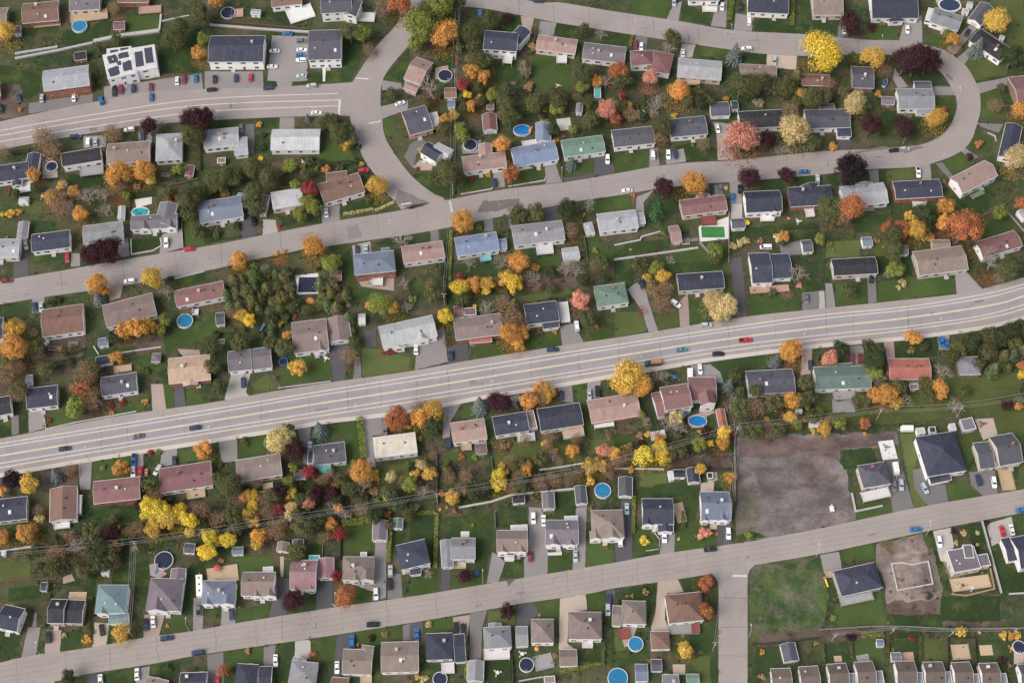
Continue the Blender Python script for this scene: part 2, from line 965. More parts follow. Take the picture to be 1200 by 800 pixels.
n 730 170 70 B
n 610 520 40 o
n 230 505 35 r
k 670 110 1050 130 1040 180 680 200
f grey 1.6 200 130 215 290
T 720 300
H I n c 1 g 363 107 630 88 638 187
H I n w 1 g 785 -15 905 -20 917 155
W n g 3.4 905 -10 1020 -15 1030 128
D pink 0.5 790 180 1020 165 1022 205
c 160 165 75 navy
c 360 280 35 white
c 540 405 -4 silver
c 393 549 -2 teal
c 768 494 -2 red pickup
c 608 575 -3 black
c 222 630 -5 black truck
c 502 663 85 white
c 1148 640 88 navy
c 1125 250 88 grey
c 442 700 88 white camper
d gray 75 195 130 155 180 200 255 440 200 445 160 320
d pink 375 275 430 215 440 410 385 415
d dark 678 15 745 5 778 355 715 365
d gray2 1100 215 1200 205 1200 320 1100 325
d gray 450 640 560 635 620 680 640 745 560 740 430 750
d pink 1100 550 1160 530 1150 690 1090 700
t 220 205 44 B
t 300 195 50 B
t 270 280 56 B
t 580 260 58 q
t 660 280 66 q
t 640 340 46 q
t 605 330 44 q
u 930 210 34 g
u 1080 170 24 p
t 1080 100 54 b
t 150 45 48 g
t 240 65 40 l
u 190 120 30 y
t 330 25 34 b
t 590 10 38 g
t 80 700 94 y
t 170 755 60 o
t 270 700 56 b
t 1035 550 66 o
t 945 620 48 s
t 715 700 44 g
t 670 762 46 s
t 830 790 40 g
t 740 790 28 g
t 1120 740 46 g
u 560 745 14 g
l 2 435 260 520 250 550 380 560 395 440 405
l 2 785 220 900 240 1075 235 1075 325 800 355
l 3 0 330 160 330 190 440 0 480
l 3 245 360 370 320 385 410 255 435
l 2 640 90 670 10 680 230 640 200
l 1 300 50 640 20 640 80 360 110 280 110
l 1 560 620 770 590 900 570 910 640 780 670 640 720
l 1 0 20 120 30 110 150 0 140
l 1 1060 80 1200 160 1200 205 1070 205
n 1010 225 40 p
n 290 320 45 B
n 160 320 40 O
n 1050 640 55 B
T 960 300
H I k c 1 g 68 20 325 5 332 102
H J e w 1 g -35 650 285 640 297 772
W e h 3.4 85 632 195 625 192 675
H J o b 1 g 400 600 640 600 656 722
D grey 1.2 525 728 575 725 580 785
H J g b 1 h 805 590 930 588 966 692
c 190 600 88 maroon
c 240 600 88 maroon
c 717 505 80 blue
c 747 512 85 blue
c 305 130 90 black
t 120 545 50 G
u 10 600 24 G
t 60 600 48 p
t 285 530 44 G
t 340 545 42 g
t 330 615 60 G
t 320 675 48 l
u 410 685 28 o
t 350 720 52 b
t 395 785 42 o
t 555 480 48 o
u 620 530 40 G
u 545 550 30 B
t 820 535 48 g
t 770 590 44 g
t 725 680 52 b
t 700 780 52 o
t 900 500 58 G
t 990 470 56 g
t 1060 480 54 G
t 1130 440 58 G
t 1180 420 50 g
t 1000 560 52 g
t 950 530 42 G
t 1080 590 38 c
t 1020 680 44 c
t 1120 590 38 c
t 1170 570 46 c
t 1150 520 44 g
t 1100 660 34 c
t 940 630 36 g
t 1190 640 28 O
t 1190 690 28 Y
t 620 750 46 g
t 470 770 48 g
t 440 80 48 l
t 405 105 34 b
u 490 150 32 q
u 465 180 20 q
t 180 200 44 g
t 1110 80 66 g
t 1060 120 44 B
t 1010 30 54 b
n 960 120 60 O
n 1000 160 40 O
n 60 630 45 p
l 2 345 150 540 125 770 105 800 210 345 272
l 2 95 165 270 170 275 275 105 300
l 1 330 0 540 0 545 120 340 110
l 1 445 500 690 470 690 590 445 595
l 3 650 700 1200 680 1200 800 650 830
d gray 35 160 75 160 95 300 40 305
d gray2 280 110 330 105 337 270 287 280
d gray 795 110 860 90 960 200 805 230
d pink 375 505 435 495 445 605 400 610
d gray 175 530 260 520 262 640 180 640
d gray 695 465 760 455 765 550 702 550
d light 0 205 30 205 35 310 0 312
T 0 450
H I k w 1 g -60 90 60 65 112 160
H I n w 1 g 160 25 338 5 355 122
H J n c 1 g -60 680 160 655 174 785
H J b w 1 G 295 615 452 598 472 788
W w f 2.6 455 650 478 648 492 755
D white 1.2 320 810 410 800 412 840
H J r r 1 g 550 570 820 540 838 668
D maroon 0.8 735 680 870 670 870 700
H J r w 1 g 935 495 1235 450 1242 592
D tan 1.0 1095 615 1200 600 1200 660
c 380 377 -6 navy
c 808 305 -10 grey
c 1142 255 -6 navy
c 785 445 92 blue pickup
c 781 515 92 white
c 822 510 90 red
c 858 518 90 orange
c 925 503 -55 silver
c 1022 453 88 navy
d gray 165 165 260 150 260 260 170 285
d gray2 65 190 110 180 112 290 70 300
d pink 885 0 955 0 975 150 895 165
d dark 1020 0 1075 10 1092 130 1025 148
d gray 455 465 540 455 530 615 470 620
d gray 770 405 840 400 842 548 768 548
d gray 950 390 1040 375 1035 470 935 485
k 240 500 450 470 455 600 240 650
k 0 540 60 590 40 640 0 650
t 110 50 58 B
t 435 130 58 l
t 530 70 62 B
t 430 20 38 B
t 470 30 24 o
t 540 120 40 B
u 655 165 20 o
u 715 110 26 r
u 650 120 24 r
u 850 100 24 o
u 285 215 22 r
t 165 580 56 y
t 75 560 58 K
t 15 625 28 o
t 330 540 48 s
t 410 500 38 B
u 600 490 20 B
t 700 480 42 o
t 745 500 26 o
t 1195 380 50 o
t 880 590 48 g
t 900 640 50 B
u 930 660 28 o
u 875 400 24 r
u 930 395 22 l
t 880 740 58 Y
t 870 700 44 Y
t 960 750 56 Y
t 1000 800 50 y
t 1050 750 48 Y
t 1110 790 50 Y
t 930 800 48 y
t 890 860 44 y
t 1110 860 34 y
u 1075 690 30 G
t 1170 740 56 B
t 225 740 36 B
l 2 540 460 760 420 770 540 550 560
l 2 1040 395 1140 375 1180 440 1050 470
l 2 680 150 840 110 850 165 700 185
l 2 305 170 380 150 440 220 270 260
l 2 1090 20 1160 15 1182 110 1095 130
l 2 945 0 1020 0 1025 145 975 150
l 1 560 740 840 700 830 760 700 800 570 800
l 1 110 170 165 160 165 285 112 290
l 1 0 210 65 195 65 300 0 310
w white 0.4 0.4 260 200 270 265 440 225 800 160
T 240 450
H J p c 1 g 182 445 440 405 450 532
D tan 0.6 340 580 398 572 398 610
H J m w 1 g 635 360 818 337 830 452
W m f 2.7 605 385 640 385 640 468
W z g 2.8 658 485 735 470 747 525
H J y w 1 f 985 312 1232 280 1240 402
S m w g 525 505 590 500 590 550
c 618 367 90 lightblue
c 620 420 90 black
c 1058 270 90 grey suv
d gray 80 330 190 315 192 450 100 460
d gray2 540 260 620 245 618 350 622 470 580 470 560 320
d gray 925 200 1055 170 1075 300 985 300 1002 490 952 490
t 420 330 66 q
t 470 300 56 q
t 530 390 62 R
t 675 275 60 s
t 490 265 38 g
t 1130 190 70 O
u 1195 250 20 Y
t 920 500 66 o
t 920 590 60 b
t 610 515 40 r
t 515 490 28 l
t 150 590 70 g
t 80 560 44 g
t 490 570 34 l
u 235 335 34 g
t 800 560 42 g
u 90 470 24 g
h 45 1.8 l 908 200 935 440
l 2 195 330 370 295 375 395 200 430
l 2 730 240 890 215 915 440 830 500 660 540 820 330
l 1 30 345 75 340 80 460 30 480
l 3 1010 490 1200 460 1200 540 1030 580
l 1 220 600 460 560 470 610 240 640
w white 0.4 0.6 240 645 475 610
n 420 400 60 q
T 480 450
H J P w 1 g 238 228 435 200 447 320
D tan 1.0 300 345 360 340 365 385
S r w g 385 352 448 345 455 400
H J n w 1 g 482 192 680 160 695 272
W p f 2.6 682 158 725 150 735 260
D white 1.2 628 290 730 280 735 330
H J n w 1 g 745 145 993 108 1015 238
W T g 3.0 890 255 1010 235 1015 295
H J P r 1 g 1038 95 1325 50 1342 185
D white 1.5 1075 215 1190 200 1192 245
c 650 130 60 black suv
c 888 65 90 navy
c 1053 60 88 silver
c 1100 40 88 black suv
c 230 345 90 navy
S k w g 600 652 670 645 675 692
S v w G 775 635 845 632 838 730
S m w G 965 600 1030 595 1037 700
P r 1132 622 45
d gray 200 125 305 110 240 225 235 310 195 320
d gray 590 75 640 60 700 130 660 160 600 120
d gray 865 15 950 5 960 110 880 100
d gray 1040 -10 1120 -40 1115 75 1045 90
t 55 190 56 o
t 135 150 60 y
t 60 130 50 B
u 40 262 28 l
u 55 320 26 l
t 130 250 50 G
t 410 130 60 s
t 535 105 64 R
t 700 95 52 o
t 770 70 56 B
t 820 60 44 y
t 770 20 44 o
u 560 360 36 B
u 385 425 24 l
t 960 390 38 o
u 950 310 14 o
t 1060 480 46 y
t 1120 470 44 y
t 1140 390 42 p
t 525 525 44 Y
t 520 590 44 Y
t 640 540 44 B
t 690 490 40 o
t 605 610 44 B
t 660 590 40 g
t 190 640 20 O
u 265 740 18 O
t 255 660 44 y
t 325 630 22 y
t 430 600 46 G
t 380 640 44 G
t 300 610 38 B
t 230 530 40 B
t 330 540 40 B
t 760 580 46 B
t 850 560 44 B
t 930 560 38 B
t 980 530 34 B
t 1060 570 28 y
u 570 710 18 g
u 650 450 20 q
u 850 390 24 y
t 1190 470 46 B
t 1165 520 34 B
u 180 730 14 y
u 220 720 12 y
h 30 1.4 l 1000 250 1020 320
l 2 270 200 350 110 410 180 440 200
l 3 480 340 720 330 1000 370 1010 450 760 500 500 500
l 2 460 250 485 220 500 320 470 350
l 2 190 430 240 410 470 400 480 440 200 470
l 2 965 10 1030 0 1060 280 1030 290
l 3 1060 330 1200 310 1200 400 1060 400
l 2 0 420 150 470 150 500 0 520
w white 0.7 0.6 760 505 900 485 1020 465
w white 0.7 0.8 290 725 480 690 600 650 760 635 960 615
w white 0.7 0.6 0 525 100 515
f grey 1.8 160 410 162 700
f grey 1.2 480 430 490 520
n 550 350 70 p
n 760 30 60 o
T 720 450
H J r w 2 g 265 20 425 -5 441 132
W r g 3.6 430 -40 590 -40 605 95
W r g 3.2 215 55 265 45 292 188
X 545 95 90
D white 1.2 330 155 375 150 372 210
P o 488 215 52 30
a pink 430 190 560 150 600 165 580 170 540 190 540 240 455 260 430 220
S o c G 595 150 642 145 678 240
S k w g 345 500 412 500 410 545
S w w f 310 510 340 505 345 560
S n w G 420 495 490 490 490 575
S k b f 540 518 575 516 575 552
S m w G 25 545 105 548 105 660
D white 0.6 205 280 290 265 292 320
a tan 505 575 585 575 580 640 505 640
a tan 545 515 600 515 605 560 560 580 540 565
H J m w 1 g 768 -75 1040 -90 1056 45
t 505 495 34 y
t 680 545 36 o
t 175 415 58 Y
t 270 370 42 Y
t 280 420 46 Y
t 340 390 40 g
t 395 390 42 g
t 500 350 44 l
t 560 345 22 Y
t 640 285 44 Y
t 635 345 40 o
u 570 285 18 Y
t 700 285 18 O
u 100 500 28 o
t 40 430 48 B
t 90 400 34 B
t 330 220 60 b
t 370 250 56 b
t 690 120 56 b
t 740 140 56 g
t 820 140 64 B
t 930 110 56 g
t 1040 90 54 o
t 1030 190 38 y
t 1130 80 54 g
u 890 200 22 y
t 160 180 26 l
t 185 225 38 b
t 760 260 52 g
t 830 270 52 g
t 900 270 46 B
t 960 260 44 g
t 1070 235 34 l
u 1110 210 20 o
u 1165 270 22 y
u 155 300 30 B
t 60 20 50 y
u 415 280 20 B
u 500 280 18 o
S w w f 1060 145 1100 145 1100 165
S w w f 1140 220 1195 218 1195 245
l 2 0 290 120 290 130 360 0 390
l 1 130 240 200 200 205 260 140 280
l 2 600 520 690 520 690 600 600 600
l 3 150 530 300 520 310 570 240 620 150 600
l 1 0 560 20 560 20 680 0 690
l 1 470 170 590 180 590 250 470 280
f grey 2.0 702 225 706 690
f dark 1.6 330 500 690 500
l 1 110 620 410 560 500 620 480 800 350 780 350 660 110 690
k 300 420 690 400 695 500 300 500
w white 0.6 0.6 0 495 290 500
T 960 450
D grey 1.5 75 45 205 35 205 85
a grey 75 85 205 85 210 165 78 165
H K m c 1.5 h 222 478 385 452 402 585
D white 1.5 240 635 398 600 400 660
w white 0.6 1.0 190 640 212 748 370 715
D white 0.4 345 335 432 325 455 435
H K n w 1.5 h 563 310 790 275 850 507
W n g 3.0 640 545 760 520 770 560
H K m c 1.5 g 995 310 1130 285 1180 457
W m g 3.6 900 345 990 335 1026 488
W n f 3.0 1032 455 1095 448 1098 480
D tan 0.6 1045 500 1120 495 1138 620
S v g f 820 210 895 195 910 265
a tan 910 205 1020 200 1045 295 960 330
S w w f 758 232 795 228 800 270
S w w f 565 258 615 252 620 288
S k w f 640 250 680 248 682 285
c 510 265 0 silver camper
c 438 598 88 grey
c 480 590 85 silver
c 447 500 80 white camper
c 617 610 60 lightblue
c 933 562 75 navy
c 1023 575 80 white
c 1185 738 -5 blue
c 73 728 80 white trailer
d gray2 390 450 470 440 555 720 490 750 430 745
d gray2 545 500 600 490 640 580 740 590 755 690 640 715 560 620
d gray2 875 515 1030 500 1045 640 960 655 890 590
l 1 120 390 310 370 340 440 330 480 140 500
l 2 210 700 370 680 430 700 435 745 215 790
l 3 470 290 560 285 570 480 550 500 640 700 555 725
l 2 755 600 840 560 940 655 760 690
l 3 1020 150 1200 140 1200 620 1150 620 1180 450 1030 280
l 3 0 110 1200 0 1200 130 500 230 0 240
l 2 830 280 940 290 950 330 870 500 850 500
t 400 60 60 o
t 330 65 50 o
t 450 110 40 y
t 265 90 44 g
t 220 100 34 g
t 505 95 44 b
t 700 30 54 o
t 690 70 34 B
t 800 130 54 b
t 1100 120 34 R
t 1170 130 24 o
t 1175 100 34 b
t 30 260 44 y
t 120 230 38 l
t 265 230 34 O
t 60 220 40 B
t 1180 40 40 g
t 850 40 34 g
t 640 60 46 g
S p b f 525 0 575 -5 578 30
u 270 290 14 o
w brown 0.4 0.5 845 300 860 360 900 370
T 0 560
P k 960 480 52
a pink 875 505 910 500 980 560 940 590 880 570
S m w g 1085 382 1145 385 1150 440
S w w f 598 530 645 535 645 570
S n w g 245 610 280 612 280 660
S w w f 12 425 35 425 38 452
t 580 410 66 G
t 640 440 56 g
t 540 310 56 g
t 450 400 56 b
t 330 440 54 B
t 320 520 52 g
t 340 370 40 G
t 690 370 38 b
u 700 410 22 o
u 785 410 20 y
t 150 320 54 o
t 185 300 36 o
t 10 345 44 o
t 490 550 46 g
t 590 500 56 G
t 500 470 46 B
t 650 320 50 R
t 230 240 26 q
t 660 500 50 B
t 400 350 46 B
t 270 430 44 B
t 560 360 44 B
t 740 330 44 B
l 1 660 530 880 480 880 640 830 800 770 640 660 620
l 3 0 470 180 500 180 600 0 610
l 1 310 620 560 560 560 760 480 640
l 1 50 640 240 630 240 700 50 720
l 1 1080 540 1160 470 1200 470 1200 560 1140 800 1070 800
l 1 130 250 190 240 300 330 150 390 0 400 0 310
w white 0.6 0.5 0 430 200 400
w brown 0.6 0.5 0 610 160 590 330 590
a pink 370 580 420 560 440 600 370 620
n 420 450 90 B
n 600 420 80 B
n 200 280 50 O
T 240 560
t 170 210 54 g
t 80 240 54 B
t 285 105 34 Y
t 280 165 34 Y
t 250 215 44 y
t 285 255 34 y
t 310 335 46 o
t 310 390 34 y
t 430 185 36 r
t 510 200 28 O
t 510 90 36 y
t 610 150 36 p
t 560 220 40 g
t 650 250 54 G
t 740 260 36 o
t 755 175 44 b
t 820 215 44 b
t 790 330 40 r
t 700 350 44 B
t 410 310 56 B
t 360 330 40 B
t 1065 115 24 Y
t 1070 210 20 O
h 50 1.8 l 810 275 975 252
t 570 290 60 g
t 530 430 58 g
t 1130 150 54 G
t 1000 215 48 G
t 920 190 46 B
t 840 60 44 g
t 370 200 54 B
t 345 120 46 B
t 30 340 48 Y
t 15 430 52 Y
t 135 360 48 Y
t 80 375 28 y
t 180 300 44 g
t 460 260 44 B
t 650 90 50 R
t 560 120 40 g
t 740 90 44 R
t 450 90 44 B
t 1190 200 44 g
t 1080 270 28 g
D tan 0.5 10 530 190 500 192 598
p 70 525 18 red
H K u w 1.5 h -10 600 185 600 172 735
X 130 735 80
X 15 735 60
H K p w 1.5 g 225 550 415 550 410 688
X 305 665 55
X 380 690 75
W w f 2.6 340 520 400 515 400 555
H K R w 1.5 g 510 480 660 480 655 648
W R G 3.4 665 470 755 465 752 585
X 530 648 36
X 622 648 40
H K p w 1.5 h 810 460 995 460 990 595
X 885 580 60
X 945 600 90
W w f 2.6 912 432 950 432 950 462
S v w G 985 250 1068 248 1065 365
S t w G 1108 235 1160 235 1155 295
S p w G 430 372 495 378 470 430
S m g G 515 362 578 360 580 400
S u w g 162 405 225 402 228 445
S z z f 610 450 675 450 675 480
H K n w 2 h 1118 395 1290 355 1308 500
W n g 3.2 1200 525 1265 518 1268 560
c 1003 678 88 white suv
c 1088 545 88 silver
c 1083 620 90 black
d gray 1000 370 1065 370 1062 700 980 720 985 600
d gray2 1072 560 1150 560 1160 705 1072 710
h 30 1.6 l 1092 240 1075 500
a tan 440 460 465 460 460 580 445 580
a pink 880 625 980 625 990 660 970 660
l 2 130 470 400 450 440 580 420 680 190 690 200 500
l 2 810 290 985 280 985 450 810 450
l 1 470 440 700 360 690 480 500 490
l 1 580 690 650 680 650 775 520 790
l 2 880 640 980 660 975 720 770 760 800 640
l 1 0 730 90 730 95 800 0 810
l 1 1100 300 1180 320 1160 380 1100 420
n 820 690 70 O
n 360 160 90 B
n 600 160 90 R
n 480 300 80 B
f dark 1.4 800 290 795 480
f white 1.0 690 400 692 460
T 480 560
H K g w 1.5 g 245 350 385 350 381 475
W g G 3.2 180 365 245 360 245 520
W g G 3.8 290 455 328 455 330 485
D tan 0.6 250 492 330 490 332 528
a white 300 312 350 312 350 345 300 345
H K p w 1.5 g 512 305 690 305 688 430
X 545 425 65
X 655 430 60
W w h 2.8 555 450 615 450 615 478
W w f 2.8 590 275 690 270 690 310
H K v w 1.5 g 795 245 985 245 976 388
X 845 380 85
W w f 2.8 905 222 985 218 985 250
D white 0.6 808 435 890 432 890 450
X 945 395 55
H K p w 1.5 h 1060 190 1250 185 1246 348
X 1090 350 70
X 1190 360 90
c 725 235 88 white
c 785 248 88 white
c 708 457 90 maroon
c 972 458 88 lightblue
J 395 555 13
d dark 185 530 240 530 236 655 182 660
d gray 485 430 560 490 520 610 452 615
d gray 700 170 770 175 812 270 808 560 670 585 670 480 695 420
d gray 975 175 1038 165 1028 530 955 545
t 325 575 38 R
t 110 560 32 b
u 100 540 16 y
h 26 1.2 l 160 210 150 530
h 26 1.2 l 0 215 150 203
u 570 150 18 g
u 1062 180 16 l
u 370 275 14 l
l 1 180 235 490 190 490 300 470 430 440 590 340 620 330 540 390 360 180 350
l 1 520 160 690 170 690 290 520 290
l 2 250 560 440 590 440 620 245 650
l 1 530 590 560 500 665 500 665 580
l 1 850 90 960 70 975 215 850 230
l 2 815 460 950 430 950 540 812 556
l 2 1030 370 1110 360 1200 430 1200 500 1030 522
l 1 0 220 140 220 140 520 0 360
l 2 0 620 150 540 170 660 0 690
f grey 1.4 500 200 505 290
T 720 560
H K n w 1.5 g 160 120 340 120 338 270
W n G 4.0 250 205 340 205 358 315
X 195 270 65
D tan 0.8 340 150 395 140 395 260
H K u w 1.5 g 500 80 672 80 671 245
X 635 245 70
X 530 220 45
a tan 560 250 600 245 600 300 560 300
c 73 180 90 lightblue
c 35 368 88 white
c 293 345 88 white suv
c 668 325 88 white
c 560 417 -4 black
d dark 40 130 105 130 106 480 10 490 0 400 20 330
d gray 270 320 355 320 350 440 265 445
d dark 600 250 692 240 692 385 600 395
h 22 1.4 l 115 110 108 330
h 28 1.4 g 405 200 400 300
u 175 370 40 Y
u 510 250 18 o
u 530 330 50 p
u 600 325 14 o
t 540 610 44 O
u 185 670 28 B
u 75 690 12 O
u 108 688 17 l
u 375 355 12 Y
t 785 330 26 l
l 2 120 300 230 300 260 420 120 465
l 2 360 320 480 240 560 300 600 330 600 395 360 430
l 1 380 590 520 570 580 580 600 610 600 800 500 650 400 640
l 1 60 650 240 620 240 760 190 720 60 710
l 2 705 340 800 310 900 340 705 380
f white 1.0 232 320 265 360 262 418 185 428
T 960 560
Z 425 500 490 493 545 505 640 485 667 617 460 655
H L n g 1.5 h 82 545 322 492 357 642
D grey 2.0 110 690 300 650 300 715
D tan 1.0 30 545 75 540 80 580
H L v c 1.5 f 745 425 905 395 932 530
W v f 4.0 905 452 985 440 996 512
W v f 5.0 838 390 895 388 906 468
D tan 0.6 762 592 985 562 998 638
H L n w 1.5 g 1118 350 1230 330 1250 520
W n g 3.6 1062 355 1120 345 1146 482
c 567 300 -3 blue
c 703 372 80 white suv
c 1073 310 75 red
c 1128 302 78 white
d gray 5 450 115 430 135 540 30 560
d light 665 310 770 290 790 400 740 490 710 485
d light 980 270 1125 225 1150 330 1010 400
k 330 380 610 320 650 460 690 620 700 720 400 730 340 480
l 1 800 290 950 255 1010 440 920 430 870 300
l 1 640 310 665 310 760 590 775 680 720 640
l 2 120 420 310 385 330 480 140 500
l 1 1010 440 1050 410 1100 520 1200 560 1200 670 1065 660
l 2 100 740 360 660 390 840 400 870 60 870
l 1 720 690 1060 690 1060 840 700 840
l 2 1130 210 1200 200 1200 320 1155 330
w white 0.5 1.2 952 255 1065 675
w white 0.5 0.8 1110 680 1200 675
w tan 0.5 0.8 775 680 860 690 1025 650 1000 530
u 980 260 20 R
u 790 310 26 R
u 850 320 24 q
u 805 378 20 q
u 928 320 16 q
u 928 390 14 q
T 0 660
H K n w 1.5 g 30 240 148 265 125 405
H K k p 1.5 g 300 208 395 210 386 350
W k g 4.0 395 212 502 215 480 352
D tan 0.4 405 165 510 165 510 215
H K E w 1.5 h 575 125 755 125 728 290
W E g 3.2 640 300 755 290 752 345
X 600 300 60
H K v w 1.5 h 880 85 1078 90 1052 278
W v G 4.0 1005 30 1090 30 1080 110
X 920 275 120
c 285 430 90 green suv
c 597 388 82 black
c 855 358 88 black
c 897 340 85 white
c 978 437 -8 navy
c 1160 522 -5 navy
c 590 685 85 white
c 803 648 88 white
c 1172 132 88 white camperbig
c 1163 265 88 grey pickup
d gray 165 370 238 375 212 540 125 555
d gray 205 285 218 290 212 370 190 370
d pink 275 390 360 390 352 525 260 535
d tan 555 345 640 350 625 475 540 490
d pink 845 300 970 290 930 430 840 440
d gray 1135 200 1190 200 1190 385 1130 395
d dark 525 650 600 640 615 720 520 730
d gray 790 620 880 600 870 720 800 720
d pink 235 690 320 680 320 720 235 720
t 705 405 52 y
u 982 362 14 o
u 510 440 32 o
t 400 670 44 G
u 990 610 28 G
u 375 420 18 q
u 530 400 26 g
h 22 1.2 g 535 200 515 470
h 22 1.4 g 290 180 260 380
l 1 0 440 130 380 110 540 0 560
l 1 360 400 480 390 520 480 355 520
l 1 640 370 780 360 760 460 630 480
l 2 935 440 980 330 1060 320 1120 380 1000 410
l 1 880 600 1060 570 1050 640 990 680 880 680
l 1 610 640 780 620 790 720 610 720
H L P w 1 g 865 660 988 685 978 765
H L n w 1 g 1058 640 1215 635 1215 745
f white 1.0 200 545 255 530
n 510 450 40 o
T 240 660
H L n w 1 h 190 585 318 592 312 745
W n g 3.2 320 602 396 600 392 740
H L g w 1 h 510 565 667 582 660 722
W g G 3.2 522 545 592 560 585 600
H L p w 1 g 815 500 985 505 980 650
W p h 3.4 920 475 995 485 990 560
W b g 3.0 745 665 845 670 845 745
D tan 0.8 912 660 978 655 975 700
H L p w 1 g 1035 462 1252 455 1246 632
c 157 298 88 navy
c 415 568 90 white
c 863 455 90 blue
c 775 608 90 white
c 985 357 -3 black
c 75 695 90 red
d gray 100 250 185 245 180 355 95 370
d dark 430 85 500 90 480 310 375 325
d dark 660 95 755 95 750 265 650 275
d gray2 15 535 110 520 112 700 18 710
d gray2 345 490 415 475 412 590 345 595
d light 530 455 620 445 622 560 525 545
d dark 775 420 880 405 860 500 802 540 792 720 748 720
d gray2 1160 360 1210 350 1210 450 1160 450
t 520 215 64 R
t 825 190 64 O
t 770 75 34 r
u 630 533 28 O
u 255 510 22 p
t 110 630 36 O
u 980 430 26 R
u 895 475 12 o
u 1055 415 24 B
l 2 120 520 345 490 345 590 200 580 130 640
l 1 430 480 530 460 520 560 430 600
l 2 620 445 770 420 750 560 660 580 625 560
l 2 885 405 1160 365 1155 445 1040 460 1000 480 890 470
l 1 410 600 510 570 500 700 410 710
l 1 660 580 760 570 745 700 665 710
l 2 190 260 370 240 370 320 190 350
l 1 985 500 1035 470 1030 700 985 700
w dark 0.4 0.5 680 610 710 612 712 640 682 640
f white 1.0 748 240 770 255
n 640 580 30 O
T 480 660
H L n w 1 h 95 410 250 405 241 560
W n g 3.4 255 415 320 410 308 575
D white 1.2 185 580 260 575 283 640
P k 178 675 40
H L g w 1.5 h 430 375 592 365 588 490
W g G 3.6 465 350 535 350 540 420
D white 1.2 435 500 585 495 585 560
S g w g 620 370 690 368 690 485
H L p w 1.5 h 710 325 845 325 841 463
D grey 0.6 720 545 825 520 826 612
P k 685 592 40
p 745 497 12 orange
H L p w 1.5 h 930 282 1125 284 1120 443
D white 0.8 1010 455 1072 455 1072 495
S p w g 878 505 978 503 970 600
S g w G 340 570 435 572 430 690
S p w f 785 660 850 655 852 700
c 42 418 88 blue
c 270 380 90 black suv
c 315 385 88 black
c 1168 215 90 navy
c 1162 270 90 silver
d dark 0 345 80 335 82 430 50 450 0 440
d pink 255 315 355 300 342 420 330 470 255 412
d gray2 355 290 455 275 425 380 418 570 350 570
d dark 630 245 725 230 762 300 712 322 700 372 625 372
d tan 880 205 1030 180 1042 270 930 290 925 470 975 505 875 505
d dark 1155 160 1205 150 1205 300 1150 300
t 570 280 46 R
u 110 355 24 q
u 90 680 32 q
u 50 660 24 y
u 850 540 22 B
u 840 580 16 B
u 760 300 12 q
h 20 1.0 l 335 480 330 680
h 22 1.2 g 1135 470 1130 600
h 22 1.2 l 880 640 1120 590
l 2 85 340 250 310 250 400 150 400 90 410
l 3 460 280 620 255 620 365 500 350 460 370
l 2 730 235 880 210 880 330 850 330 760 300
l 2 1035 180 1155 165 1150 280 1045 270
l 1 425 570 600 560 600 690 430 690
l 1 620 510 720 490 730 640 620 640
l 1 1000 510 1140 470 1120 580 990 570
l 1 60 580 180 580 180 690 60 690
w white 0.4 0.8 640 690 780 665
f dark 1.2 600 500 610 700
T 720 660
H L p w 1.5 h 45 217 185 220 183 355
W p g 3.0 -10 245 42 248 42 365
D maroon 0.8 20 380 85 375 85 440
H L b w 1.5 h 295 185 500 165 500 333
W b h 3.4 455 170 512 168 515 230
D grey 1.0 312 352 493 350 495 412
D maroon 1.2 450 350 498 350 498 410
S b w h 210 400 320 398 318 502
P r 125 470 42
P r 20 668 56
a pink 20 380 135 370 90 480 60 490
S u w g 120 590 192 590 190 690
S m w g 213 560 275 560 275 630
H N g w 1 g 280 650 375 650 375 770
W t g 3.0 420 648 493 646 493 700
a tan 340 590 415 590 415 650 345 650
H M p w 1 g 915 615 1030 612 1042 730
H M p w 1 g 1078 605 1190 598 1202 730
S m w G 970 475 1055 462 1065 570
d tan 255 110 370 90 405 165 300 182 295 330 330 400 215 400 215 370 240 290
t 545 275 44 O
t 420 505 46 y
u 400 415 12 y
u 870 515 22 o
u 1185 470 22 l
u 865 665 26 B
u 510 520 20 g
l 1 390 120 480 80 500 180 410 165
l 1 510 320 600 200 600 800 560 800 420 690 500 600 320 520
l 3 430 560 560 540 560 720 500 720 490 640
l 1 0 480 200 500 200 560 0 620
l 1 190 370 240 220 240 110 180 350
l 3 0 390 30 380 70 500 0 520
k 840 420 1200 360 1240 400 1200 440 850 470
l 3 800 50 900 10 1200 30 1200 340 860 410 800 470
l 1 830 490 960 480 970 560 910 590 910 640 830 720 820 560
f dark 1.6 805 480 970 470 1200 440
c 535 60 0 none
T 960 660
H M p w 1.2 g 42 590 155 582 166 720
W g f 2.6 165 640 213 640 216 740
X 105 715 40
H M p w 1.2 g 203 578 310 570 330 715
W g f 2.6 325 628 370 625 380 740
X 270 710 40
H M p w 1.2 g 440 572 555 570 563 715
W g f 2.6 560 635 605 635 608 740
X 500 715 40
H M p w 1.2 g 605 577 720 575 729 715
W g f 2.6 727 632 770 630 772 740
X 665 715 40
H M p w 1.2 g 772 580 880 575 891 715
W g f 2.6 890 645 932 643 935 740
X 830 715 40
H M p w 1.2 g 932 585 1040 580 1054 715
W g f 2.6 1052 642 1095 640 1100 740
X 990 715 40
H M v w 1.2 g 1160 590 1240 585 1250 715
S v w g 418 522 475 520 475 568
D pink 0.4 478 520 550 516 552 570
D tan 0.6 768 475 868 470 872 560
D tan 0.4 935 478 1010 475 1015 535
D grey 0.5 215 540 285 525 290 568
D tan 0.4 85 540 130 538 132 575
S u w g 335 445 375 445 378 485
P k 1172 488 36
a tan 1140 500 1200 520 1200 580 1140 590
t 833 398 32 y
u 1085 420 32 y
u 1120 425 30 o
u 1165 415 32 y
